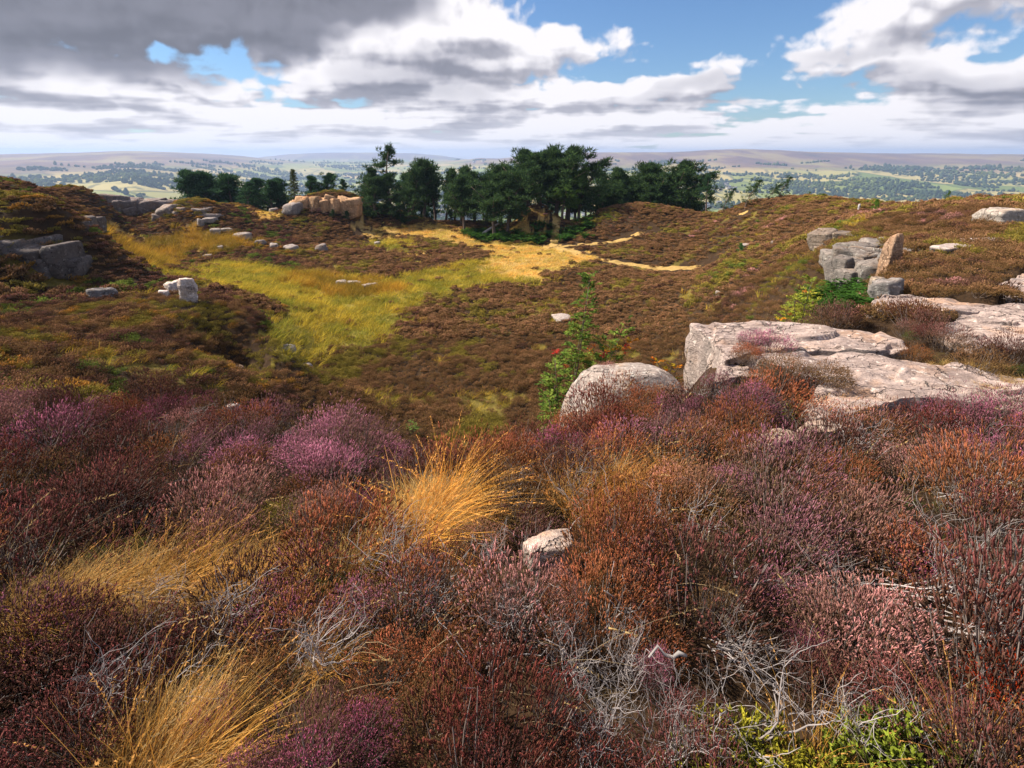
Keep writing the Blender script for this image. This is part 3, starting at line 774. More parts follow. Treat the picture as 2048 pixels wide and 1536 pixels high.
# the white boulder on the rim
def place_rock(label, px, py, Y, w, h, d, seed, tint=(1, 1, 1), rot=0.0, sub=3, boxy=0.55, cuts=7, sink=0.25, rough=0.10, cat='rock', name='boulder', zbase=None, grain=1.0, tiltxy=(0, 0), strata=0.0):
    p = at(px, py, Y)
    zb = Hs(p[0], p[1]) if zbase is None else zbase
    o = add_obj(name, rock_mesh(name, (w, d, h), seed, sub, boxy, cuts, rough, strata), None, (p[0], p[1], zb - sink * h), (tiltxy[0], tiltxy[1], rot))
    tag(o, label, cat); rock_props(o, tint, grain)
    FOOT.append((p[0], p[1], w * 0.42, d * 0.42, rot))
    return o
def white_boulder():
    zt = -2.42; c = at(1250, 740, 5.55)
    V, F = ICO[5]; V = V.copy()
    V = np.sign(V) * np.abs(V) ** 0.72
    x = V[:, 0] * 0.76; y = V[:, 1] * 0.42
    prof = np.interp(x, [-0.78, -0.68, -0.46, -0.30, -0.1, 0.05, 0.22, 0.50, 0.78], [-0.50, -0.32, -0.10, 0.0, -0.02, 0.045, 0.05, -0.03, -0.13])
    zt_ = prof - 0.16 * np.clip(-y / 0.42, 0, 1) ** 2.0
    z = np.where(V[:, 2] > 0, zt_ - 0.9 * (1 - np.clip(V[:, 2], 0, 1)) ** 1.6 * 0.6, -0.55 + V[:, 2] * 0.5 + zt_ * 0.2)
    Q = np.column_stack([x, y, z])
    Q += unit(V) * (0.018 * n3d(Q, 2.2, 4) + 0.010 * n3d(Q, 9.0, 9))[:, None]
    for n_, dd in (((-0.62, -0.45, 0.64), 0.17), ((0.25, -0.75, 0.61), 0.15), ((-0.85, -0.2, 0.48), 0.34), ((0.55, -0.25, 0.80), 0.20), ((0.04, 0.10, 0.99), 0.0), ((-0.2, -0.95, 0.25), 0.27)):
        n_ = unit(np.array(n_)); s_ = Q @ n_ - dd; Q = Q - np.where(s_ > 0, s_ * 0.92, 0)[:, None] * n_[None]
    Q += unit(V) * (0.008 * n3d(Q, 11.0, 3))[:, None]
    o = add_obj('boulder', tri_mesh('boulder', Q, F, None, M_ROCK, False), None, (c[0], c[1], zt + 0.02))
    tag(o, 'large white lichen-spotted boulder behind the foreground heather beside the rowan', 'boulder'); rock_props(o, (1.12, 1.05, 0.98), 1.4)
    FOOT.append((c[0], c[1] + 0.12, 0.52, 0.30, 0.0))
white_boulder()
place_rock('small pale stone poking out of heather in the middle foreground', 1100, 1090, 2.2, 0.25, 0.25, 0.18, 51, (1.25, 1.1, 1.0), 0.3, 4, 0.85, 12, 0.30, 0.14)
place_rock('flat pale slab lying in the brown heather of the quarry floor', 1126, 640, 27.5, 1.0, 0.30, 1.3, 53, (1.1, 1.03, 0.98), 0.2, 3, 0.45, 9, 0.2)
place_rock('white rock, upper of the two bright rocks on the left bench', 352, 578, 22.0, 0.75, 0.75, 0.6, 55, (1.75, 1.65, 1.58), 0.7, 4, 0.6, 14, 0.22, 0.22)
place_rock('tall white rock, lower of the two bright rocks on the left bench', 379, 612, 19.6, 0.62, 1.05, 0.5, 57, (1.75, 1.65, 1.58), 0.5, 4, 0.5, 14, 0.18, 0.22)
place_rock('small white stone left of the two bright rocks', 330, 598, 20.4, 0.38, 0.3, 0.3, 59, (1.6, 1.5, 1.45), 0.1, 3, 0.6, 6, 0.1)
place_rock('dark grey pointed boulder on the left bench below the crag', 205, 588, 19.6, 0.95, 0.75, 0.7, 61, (0.48, 0.49, 0.51), 0.6, 4, 0.7, 12, 0.35, 0.16)
place_rock('low pale stone at the near foot of the left bench', 470, 748, 17.2, 0.55, 0.28, 0.4, 63, (1.35, 1.3, 1.25), 0.3, 3, 0.5, 6, 0.1)
place_rock('pale stone by the grass edge at the near foot of the bench', 612, 738, 19.0, 0.5, 0.3, 0.4, 65, (1.35, 1.3, 1.25), 0.9, 3, 0.5, 6, 0.1)
place_rock('lichen-grey stone left of the pale stone at the grass edge', 575, 728, 19.4, 0.8, 0.35, 0.5, 67, (1.0, 1.02, 1.0), 0.5, 3, 0.5, 6, 0.1)
place_rock('small white stone on the slope just behind the pink heather bank', 468, 828, 12.6, 0.34, 0.2, 0.24, 69, (1.6, 1.5, 1.45), 0.2, 3, 0.5, 6, 0.05)
k = 0
for (px, py, Y, w, lab) in ((682, 544, 36, 0.8, 'left'), (708, 546, 35.8, 1.0, 'middle'), (740, 553, 35, 1.0, 'right')):
    place_rock('grey stone, %s one of three in a row at the edge of the reeds' % lab, px, py, Y, w, 0.45, 0.7, 71 + k, (1.05, 1.03, 1.0), 0.3 * k, 3, 0.5, 6, 0.05); k += 1
for (px, py, Y, w, h, lab) in ((522, 485, 48, .9, .7, 'leftmost stone on the brown knoll right of the orange reeds'), (548, 489, 47.5, .9, .6, 'second stone from the left on the knoll right of the orange reeds'), (582, 485, 47.5, 1.3, .6, 'wide stone in the middle of the knoll right of the orange reeds'), (642, 484, 48, 1.1, .9, 'dark humped stone at the right end of the brown knoll'),
        (432, 474, 49, 1.0, .7, 'grey stone at the back edge of the orange reeds'), (452, 466, 50, 1.2, .5, 'flat pale stone on the rubble slope below the pale outcrop'), (483, 472, 49, 1.7, .8, 'long pale block at the foot of the rubble slope'), (420, 450, 51, 1.6, .5, 'tan slab high on the rubble slope below the pale outcrop'), (403, 462, 50, .7, 1.0, 'upright grey stone on the rubble slope by the orange reeds'),
        (442, 502, 45.5, .5, .5, 'lone grey stone standing in the near edge of the orange reeds'), (416, 512, 44, .7, .3, 'low stone in heather in front of the orange reeds'), (548, 431, 59, .9, .7, 'pale stone above the grass in the gap between the knolls'), (590, 434, 57.2, 2.2, 1.3, 'brown boulder at the left foot of the tan quarry face'),
        (754, 475, 52, .8, .5, 'small white stone on the heather below the pines'), (1437, 598, 25, .32, .28, 'tiny white stone on the right slope'), (1550, 488, 29, .5, .35, 'pale stone on the slope beside the young pine'), (1498, 505, 33, 1.1, .2, 'flat tan stone half buried in the right slope')):
    place_rock(lab, px, py, Y, w, h, w * 0.8, 80 + k, (0.92, 0.88, 0.84) if 'dark' not in lab and 'brown' not in lab else (0.8, 0.76, 0.74), 0.5 * k, 3, 0.5, 8, 0.32); k += 1

# crags: jointed blocks under one root each
def crag(name, label, blocks, tint, loc_px, seed, grain=0.55, rough=0.07):
    """blocks: (px centre, py base, Y, width m, height m, depth m)"""
    c = at(*loc_px)
    root = thing(name, label, 'crag', c)
    for i, (px, py, Y, w, h, d) in enumerate(blocks):
        p = at(px, py, Y)
        rg = np.random.default_rng(seed + i)
        o = add_obj('rock_block', rock_mesh('rock_block', (w, d, h), seed * 10 + i, 4, 0.36, 8, rough, 0.05), root,
                    (p[0] - c[0], p[1] - c[1], p[2] - c[2] - 0.15), (rg.uniform(-.10, .10), rg.uniform(-.12, .12), rg.uniform(-.5, .5)))
        g = rg.uniform(0.82, 1.15)
        rock_props(o, (tint[0] * g, tint[1] * g, tint[2] * g), grain)
    return root
B = []
for i, px in enumerate(range(-70, 165, 17)):
    Y = 20.9 + 0.005 * px + 0.25 * (i % 2)
    top = 452 + 0.17 * px + (12 if i % 3 == 1 else 0); bot = 546 + 0.06 * px
    B.append((px, bot, Y, 0.85 + 0.3 * (i % 3), (bot - top) / 1050 * Y * (0.75 + 0.3 * ((i * 7) % 5) / 4), 1.6))
    if i % 2: B.append((px + 8, bot + 8, Y - 0.35, 0.5, 0.55 + 0.2 * (i % 3), 0.7))
B += [(178, 468, 26.2, 0.8, 1.1, 1.2), (162, 478, 25.4, 0.7, 1.0, 1.2), (192, 462, 27.2, 0.7, 0.9, 1.2)]
crag('rock_crag', 'overhung crag, shade put into its dark tint, under the heather bank at the left edge', B, (0.40, 0.37, 0.36), (60, 545, 21.3), 100)  # rock tint lowered to paint in the shadow on this face
B = []
for i, px in enumerate(range(205, 345, 15)):
    Y = 53.8 + 0.01 * (px - 200); top = 392 + (8 if i % 2 else 0) - 0.02 * (px - 200); bot = 440 - (i % 3) * 6 - 0.12 * max(0, px - 290)
    B.append((px, bot, Y, 1.7 + 0.6 * (i % 3), (bot - top) / 1050 * Y * (0.7 + 0.4 * ((i * 7) % 5) / 4), 2.2))
crag('rock_crag', 'dark broken rock face below the far left skyline', B, (0.55, 0.50, 0.49), (270, 435, 53), 130)
B = []
for i, px in enumerate(range(322, 432, 10)):
    Y = 52.2 + 0.3 * (i % 2); top = 410 + (5 if i % 3 == 1 else 0) + (10 if px < 335 else 0); bot = 442 + (i % 3) * 5
    B.append((px, bot, Y, 1.3 + 0.6 * (i % 3), (bot - top) / 1050 * Y * (0.75 + 0.35 * ((i * 7) % 5) / 4), 2.2))
crag('rock_outcrop', 'pale square-topped outcrop on its own knoll behind the orange reeds', B, (0.80, 0.72, 0.66), (378, 445, 51.5), 150)
B = []
for i, px in enumerate(range(586, 712, 11)):
    Y = 58.0 + 0.25 * (i % 2); top = 393 - 0.06 * (px - 590) + (3 if i % 2 else 0); bot = 432 + (i % 2) * 4
    B.append((px, bot, Y, 0.95 + 0.45 * (i % 3), (bot - top) / 1050 * Y * (0.8 + 0.3 * ((i * 7) % 5) / 4), 1.8))
crag('quarry_face', 'sunlit tan quarry face of upright cracked blocks left of the pines', B, (1.30, 0.88, 0.52), (645, 432, 57.4), 170)
crag('rock_outcrop', 'grooved grey block and overhanging ledge left of the rock pillar', [(1648, 492, 19.0, 0.85, 0.72, 0.9), (1672, 492, 18.8, 0.45, 0.62, 0.8), (1692, 474, 18.6, 1.05, 0.34, 0.9), (1688, 490, 19.4, 0.6, 0.35, 0.6), (1640, 500, 18.8, 0.5, 0.3, 0.6)], (0.66, 0.58, 0.49), (1665, 492, 18.9), 190, 1.0, 0.05)
crag('rock_outcrop', 'stack of grey ledges at the plateau edge beside the rock pillar', [(1690, 520, 14.6, 0.7, 0.5, 0.7), (1722, 528, 14.4, 0.75, 0.6, 0.7), (1750, 530, 14.4, 0.6, 0.62, 0.7), (1712, 556, 14.0, 0.42, 0.7, 0.5), (1735, 545, 14.6, 0.9, 0.4, 0.8), (1700, 508, 15.4, 0.5, 0.35, 0.6), (1678, 556, 13.8, 0.55, 0.75, 0.6), (1700, 574, 13.2, 0.5, 0.6, 0.6), (1738, 572, 13.0, 0.7, 0.85, 0.7), (1718, 505, 15.2, 1.0, 0.45, 1.0), (1750, 500, 15.4, 0.9, 0.42, 1.0), (1668, 525, 15.0, 0.7, 0.5, 0.8)], (0.66, 0.63, 0.59), (1722, 530, 14.4), 200, 1.0, 0.05)
crag('rock_outcrop', 'slanting grey rock face directly right of the pillar', [(1808, 560, 12.6, 0.75, 0.78, 0.9), (1838, 550, 12.8, 0.8, 0.62, 0.9), (1795, 568, 12.4, 0.4, 0.62, 0.6), (1822, 520, 13.6, 1.0, 0.28, 1.0), (1800, 545, 12.9, 1.0, 0.8, 1.0), (1832, 566, 12.0, 0.75, 0.6, 0.7), (1864, 536, 12.6, 0.9, 0.42, 0.9), (1786, 500, 15.8, 1.0, 0.5, 1.0), (1818, 502, 15.0, 1.1, 0.42, 1.0)], (0.72, 0.73, 0.72), (1815, 555, 12.6), 210, 1.0, 0.05)
crag('rock_outcrop', 'pair of flat pale ledges behind the pillar', [(1795, 478, 19.5, 1.25, 0.42, 1.0), (1812, 490, 18.2, 0.85, 0.28, 0.8), (1778, 466, 20.2, 0.7, 0.18, 0.7), (1800, 482, 18.9, 0.7, 0.32, 0.6)], (1.05, 0.98, 0.94), (1800, 480, 19), 220, 0.9, 0.05)
crag('rock_crag', 'dark grey fractured face under heather on the right plateau', [(1852, 488, 17.6, 0.55, 0.75, 0.7), (1874, 490, 17.6, 0.6, 0.72, 0.7), (1896, 488, 17.7, 0.6, 0.68, 0.7), (1912, 480, 18.0, 0.45, 0.5, 0.6), (1840, 492, 17.4, 0.4, 0.5, 0.5)], (0.52, 0.56, 0.58), (1875, 488, 17.6), 230, 1.2, 0.08)
place_rock('rounded pale layered boulder at the right edge of the plateau', 1998, 474, 15.4, 1.05, 0.62, 0.9, 241, (1.15, 1.08, 0.98), 0.1, 4, 0.62, 8, 0.22, strata=0.05)
place_rock('low flat rock beside the layered boulder at the right edge', 2045, 464, 16.2, 0.9, 0.3, 0.8, 243, (1.1, 1.02, 0.95), 0.4, 3, 0.5, 6, 0.2)
place_rock('pale bare shelf in heather right of the slanting grey face', 1900, 522, 11.4, 1.1, 0.26, 0.5, 245, (1.3, 1.2, 1.15), 0.35, 4, 0.45, 5, 0.45)
place_rock('long low shelf of pale rock under the plateau heather on the right', 1960, 505, 12.6, 1.6, 0.22, 0.4, 247, (1.25, 1.15, 1.1), 0.1, 4, 0.45, 5, 0.5)
place_rock('lichen-white grey rock at the left end of the narrow slab', 1762, 634, 8.2, 0.5, 0.55, 0.45, 249, (0.74, 0.73, 0.72), 0.8, 4, 0.5, 14, 0.32, 0.20)
place_rock('thin leaning grey stone beneath the pillar', 1752, 612, 9.6, 0.26, 0.62, 0.3, 251, (0.85, 0.74, 0.6), 0.2, 3, 0.45, 7, 0.1, zbase=at(1752, 612, 9.6)[2])
def pillar():
    c = at(1770, 578, 12.0); h = at(1776, 463, 12.0)[2] - c[2] + 0.3
    root = thing('rock_pillar', 'thin upright rust-stained rock pillar on the plateau edge', 'rock', (c[0], c[1], c[2] - 0.3))
    V, F = rock_shape((0.36, 0.34, h), 261, 4, 0.40, 6, 0.05, 0.04)
    t = np.clip(V[:, 2] / h, 0, 1); V[:, :2] *= (1.25 - 0.55 * t)[:, None]; V[:, 0] += 0.08 * t
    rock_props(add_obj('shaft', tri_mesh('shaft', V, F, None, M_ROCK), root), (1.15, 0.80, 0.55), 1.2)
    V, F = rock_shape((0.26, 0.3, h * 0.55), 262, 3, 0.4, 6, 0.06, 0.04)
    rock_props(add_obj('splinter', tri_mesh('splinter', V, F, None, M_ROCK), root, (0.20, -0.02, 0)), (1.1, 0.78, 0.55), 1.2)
pillar()
def on_rock(x, y):
    m = np.zeros(x.shape, bool)
    for p in FOOTPOLY: m |= inside(p, x, y)
    for (cx, cy, rx, ry, rot) in FOOT:
        ca, sa = math.cos(rot), math.sin(rot); dx, dy = x - cx, y - cy
        m |= ((dx * ca + dy * sa) / rx) ** 2 + ((-dx * sa + dy * ca) / ry) ** 2 < 1.0
    return m
# fallen pale trunk on the central mound, post on the skyline
def log_and_post():
    a = at(953, 476, 57.0); b = at(997, 447, 58.5)
    n = 9; path = np.linspace(a, b, n); path[:, 2] += 0.06 * np.sin(np.linspace(0, 3, n))
    V, F = tube(path - a, np.linspace(0.17, 0.10, n), 8)
    m, T, out = new_mat('bleached_wood')
    geo = T.new('ShaderNodeNewGeometry')
    principled(T, out, T.ramp(T.noise(geo.outputs['Position'], 6, 5, 0.6), [(0.3, (0.34, 0.29, 0.27)), (0.7, (0.62, 0.55, 0.52))]), 0.9)
    o = add_obj('fallen_log', tri_mesh('fallen_log', V, F, None, m, True), None, a)
    tag(o, 'bleached fallen trunk leaning on the mound in the pines', 'log')
    p = at(1718, 416, 31.0)
    V, F = rock_shape((0.13, 0.12, 0.55), 271, 3, 0.35, 5, 0.04)
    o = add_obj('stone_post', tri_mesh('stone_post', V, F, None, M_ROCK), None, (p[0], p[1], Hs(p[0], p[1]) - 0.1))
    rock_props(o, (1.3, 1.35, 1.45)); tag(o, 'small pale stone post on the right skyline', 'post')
log_and_post()

# ------------------------------------------------------------------ heather and other low plants
def heath_material():
    m, T, out = new_mat('heather_sprigs')
    c = T.attr('c'); cx = T.xyz(c)
    t1 = T.attr('tint', 'INSTANCER'); t2 = T.attr('tint2', 'INSTANCER')
    col = T.mix(cx[0], t2, t1)
    col = T.mix(cx[2], col, C4((0.20, 0.165, 0.15)))
    g = T.math('MULTIPLY_ADD', cx[1], 1.1, 0.45)
    col = T.vmath('SCALE', col, scale=g)
    leafy(T, out, col, 0.22)
    return m
M_HEATH = heath_material()
def plain_attr_material(name, trans=0.0, rough=0.8):
    """colour straight from the mesh times the instance tint"""
    m, T, out = new_mat(name)
    col = T.mix(1.0, T.attr('c'), T.attr('tint', 'INSTANCER'), 'MULTIPLY')
    if trans > 0: leafy(T, out, col, trans)
    else: principled(T, out, col, rough)
    return m
M_LEAF = plain_attr_material('leaves', 0.30)
M_GRASS = plain_attr_material('grass_blades', 0.35)
M_WOOD = plain_attr_material('bark', 0.0)
def frames(D):
    ref = np.where(np.abs(D[:, 2:3]) > 0.9, np.array([[1., 0, 0]]), np.array([[0, 0, 1.]]))
    U = unit(np.cross(D, ref)); return U, np.cross(D, U)
def spikes(mb, B_, D, L, w, fw, rn, florets=4, rg=None):
    n = len(B_); U, W_ = frames(D)
    rgr = rg or RNG
    V = np.empty((n, 7, 3)); a0 = rgr.uniform(0, 6.28, n)
    for k in range(3):
        a = a0 + k * 2.094
        o = np.cos(a)[:, None] * U + np.sin(a)[:, None] * W_
        V[:, k] = B_ + o * (w * 0.35)[:, None]
        V[:, 3 + k] = B_ + D * (L * 0.45)[:, None] + o * w[:, None]
    V[:, 6] = B_ + D * L[:, None]
    f = []
    for k in range(3):
        q = (k + 1) % 3
        f += [(k, q, 3 + k), (q, 3 + q, 3 + k), (3 + k, 3 + q, 6)]
    F = (np.arange(n)[:, None, None] * 7 + np.array(f)[None]).reshape(-1, 3)
    C_ = np.zeros((n, 7, 4), np.float32)
    C_[:, :3, 0] = (fw * 0.20)[:, None]; C_[:, 3:6, 0] = (fw * 0.9)[:, None]; C_[:, 6, 0] = fw
    C_[:, :, 1] = rn[:, None]; C_[:, 6, 1] = np.clip(rn * 1.25, 0, 1)
    mb.add(V.reshape(-1, 3), F, C_.reshape(-1, 4))
    if florets:
        m = n * florets; I = np.repeat(np.arange(n), florets)
        t = rgr.uniform(0.05, 1.0, m); a = rgr.uniform(0, 6.28, m)
        o = np.cos(a)[:, None] * U[I] + np.sin(a)[:, None] * W_[I]
        p = B_[I] + D[I] * (L[I] * t)[:, None]
        sd = unit(np.cross(o, D[I]))
        s = (w[I] * rgr.uniform(1.3, 2.4, m))[:, None]
        V = np.stack([p + sd * s * 0.45, p - sd * s * 0.45, p + o * s + D[I] * s * 0.9], 1)
        C_ = np.zeros((m, 3, 4), np.float32)
        C_[:, :, 0] = np.clip(fw[I] * rgr.uniform(0.7, 1.3, m) * sstep(t, 0.0, 0.4), 0, 1)[:, None]; C_[:, :, 1] = np.clip(rn[I] * rgr.uniform(0.7, 1.5, m), 0, 1)[:, None]
        mb.add(V.reshape(-1, 3), np.arange(m * 3).reshape(-1, 3), C_.reshape(-1, 4))
def bush_meshes(seed, R, h, n, L=0.045, w=0.0032, flower=0.8, florets=4, stems=22, lean=0.25, split=False, stem_r=0.0022, bare=0.0):
    """a heather bush: woody stems rising to a shell of sprigs, flowers towards the top"""
    rg = np.random.default_rng(seed)
    th = rg.uniform(0, 6.28, n); u = rg.uniform(0, 1, n) ** 0.62
    el = np.arccos(np.clip(1 - u * 1.02, -0.2, 1))            # 0 top .. ~90 deg rim
    lump = 1 + 0.22 * pnoise(np.cos(th) * 1.7 + seed, np.sin(th) * 1.7 + el)
    sh = rg.uniform(0.62, 1.0, n) ** 0.6 * lump
    dome = np.stack([np.sin(el) * np.cos(th) * R, np.sin(el) * np.sin(th) * R, np.cos(el) * h * 0.8 + h * 0.18], 1) * sh[:, None]
    out = unit(dome * np.array([1, 1, 0.4]))
    D = unit(out * 0.80 + np.array([lean * 0.5, 0, 0.60]) + rg.normal(size=(n, 3)) * 0.28)
    B_ = dome.copy(); B_[:, 0] += lean * B_[:, 2] * 0.7
    # little groups, as on a branching shoot
    k = max(4, n // 9); ctr = rg.integers(0, k, n)
    B_ = B_[ctr] * 0.72 + B_ * 0.28 + rg.normal(size=(n, 3)) * 0.006; D = unit(D[ctr] * 0.5 + D * 0.5)
    Ls = L * rg.uniform(0.6, 1.35, n); ws = w * rg.uniform(0.75, 1.3, n)
    hgt = np.clip(B_[:, 2] / h, 0, 1)
    patch = sstep(pnoise(B_[:, 0] / R * 1.3 + seed * 2, B_[:, 1] / R * 1.3), -0.35, 0.25)
    fw = np.clip(flower * (0.12 + 0.88 * sstep(hgt, 0.22, 0.62)) * (0.5 + 0.5 * patch) * rg.uniform(0.7, 1.3, n), 0, 1)
    rn = np.clip(rg.normal(0.5, 0.2, n), 0, 1)
    mb = MB()
    keep = rg.uniform(0, 1, n) >= bare
    spikes(mb, B_[keep], D[keep], Ls[keep], ws[keep], fw[keep], rn[keep], florets, rg)
    st = mb if not split else MB()
    for i in range(stems):
        e = B_[rg.integers(0, n)] ; b = np.array([rg.normal() * R * 0.12, rg.normal() * R * 0.12, -0.03])
        t = np.linspace(0, 1, 5)[:, None]
        mid = (b + e) / 2 + np.array([e[0] * 0.15, e[1] * 0.15, -0.15 * h]) + rg.normal(size=3) * 0.03 * R * 3
        pth = b * (1 - t) ** 2 + 2 * mid * t * (1 - t) + e * t ** 2
        V, F = tube(pth, np.linspace(stem_r * 1.5, stem_r * 0.6, 5), 3, False)
        st.add(V, F, np.array([0.1, rg.uniform(0.3, 0.9), 0.85, 1]))
    return (mb, st) if split else mb
PAL = {   # flower colour, foliage colour
    'pink': ((0.84, 0.31, 0.47), (0.11, 0.08, 0.035)), 'mauve': ((0.66, 0.21, 0.34), (0.1, 0.065, 0.035)), 'magenta': ((0.64, 0.16, 0.31), (0.1, 0.06, 0.03)),
    'salmon': ((0.88, 0.39, 0.29), (0.17, 0.1, 0.035)), 'rust': ((0.68, 0.21, 0.11), (0.17, 0.085, 0.03)), 'crimson': ((0.4, 0.085, 0.075), (0.11, 0.05, 0.03)),
    'maroon': ((0.34, 0.1, 0.095), (0.075, 0.047, 0.03)), 'olive': ((0.36, 0.26, 0.055), (0.20, 0.17, 0.035)), 'brown': ((0.36, 0.18, 0.095), (0.17, 0.105, 0.04)),
    'dusky': ((0.8, 0.36, 0.34), (0.13, 0.085, 0.04)), 'grey': ((0.40, 0.31, 0.29), (0.20, 0.17, 0.14)), 'green': ((0.19, 0.22, 0.04), (0.11, 0.15, 0.03)), 'orange': ((0.60, 0.28, 0.06), (0.24, 0.14, 0.03)),
    'peat': ((0.36, 0.165, 0.085), (0.15, 0.095, 0.035)), 'dark': ((0.24, 0.10, 0.075), (0.09, 0.06, 0.03)),
    'under': ((0.055, 0.028, 0.024), (0.028, 0.020, 0.014))}  # near-black, so the colour itself carries the shade between bushes
PROTO_N = [0]
def proto_collection(meshes, pre):
    c = bpy.data.collections.new(pre + '_kinds')
    for i, me in enumerate(meshes):
        o = bpy.data.objects.new('%s_%02d' % (pre, i), me); c.objects.link(o)
    return c
def scatter(name, label, cat, col, pts, rot, scl, idx, t1, t2):
    """one stuff object: many plants standing on the ground, drawn as instances"""
    pts = np.ascontiguousarray(pts, np.float32); n = len(pts)
    me = bpy.data.meshes.new(name); me.vertices.add(n); me.vertices.foreach_set('co', pts.ravel())
    def va(nm, arr):
        a = me.attributes.new(nm, 'FLOAT_VECTOR', 'POINT'); a.data.foreach_set('vector', np.ascontiguousarray(arr, np.float32).ravel())
    va('rot', rot); va('scl', scl)
    for nm, arr in (('tint', t1), ('tint2', t2)): va(nm, arr)
    a = me.attributes.new('idx', 'INT', 'POINT'); a.data.foreach_set('value', np.ascontiguousarray(idx, np.int32))
    o = add_obj(name, me); tag(o, label, cat, kind='stuff')
    g = bpy.data.node_groups.new(name + '_growth', 'GeometryNodeTree')
    g.interface.new_socket('Geometry', in_out='INPUT', socket_type='NodeSocketGeometry')
    g.interface.new_socket('Geometry', in_out='OUTPUT', socket_type='NodeSocketGeometry')
    N = g.nodes; Lk = g.links
    gi = N.new('NodeGroupInput'); go = N.new('NodeGroupOutput')
    ci = N.new('GeometryNodeCollectionInfo'); ci.inputs[0].default_value = col; ci.inputs['Separate Children'].default_value = True; ci.inputs['Reset Children'].default_value = True
    ip = N.new('GeometryNodeInstanceOnPoints'); ip.inputs['Pick Instance'].default_value = True
    def na(nm, typ):
        q = N.new('GeometryNodeInputNamedAttribute'); q.data_type = typ; q.inputs['Name'].default_value = nm; return q.outputs[0]
    e2r = N.new('FunctionNodeEulerToRotation'); Lk.new(na('rot', 'FLOAT_VECTOR'), e2r.inputs[0])
    Lk.new(gi.outputs[0], ip.inputs['Points']); Lk.new(ci.outputs[0], ip.inputs['Instance'])
    Lk.new(na('idx', 'INT'), ip.inputs['Instance Index']); Lk.new(e2r.outputs[0], ip.inputs['Rotation']); Lk.new(na('scl', 'FLOAT_VECTOR'), ip.inputs['Scale'])
    Lk.new(ip.outputs[0], go.inputs[0])
    md = o.modifiers.new('growth', 'NODES'); md.node_group = g
    return o
def grid_pts(r0, r1, sp, azmax, rg):
    xs = np.arange(-r1, r1, sp); ys = np.arange(0, r1, sp)
    X, Y = np.meshgrid(xs, ys); X = X.ravel() + rg.uniform(-.5, .5, X.size) * sp; Y = Y.ravel() + rg.uniform(-.5, .5, Y.size) * sp
    r = np.hypot(X, Y); az = np.abs(np.arctan2(X, Y))
    m = (r >= r0) & (r < r1) & (az < azmax)
    return X[m], Y[m]
def mixpal(names, k):
    return np.array([PAL[n][k] for n in names])
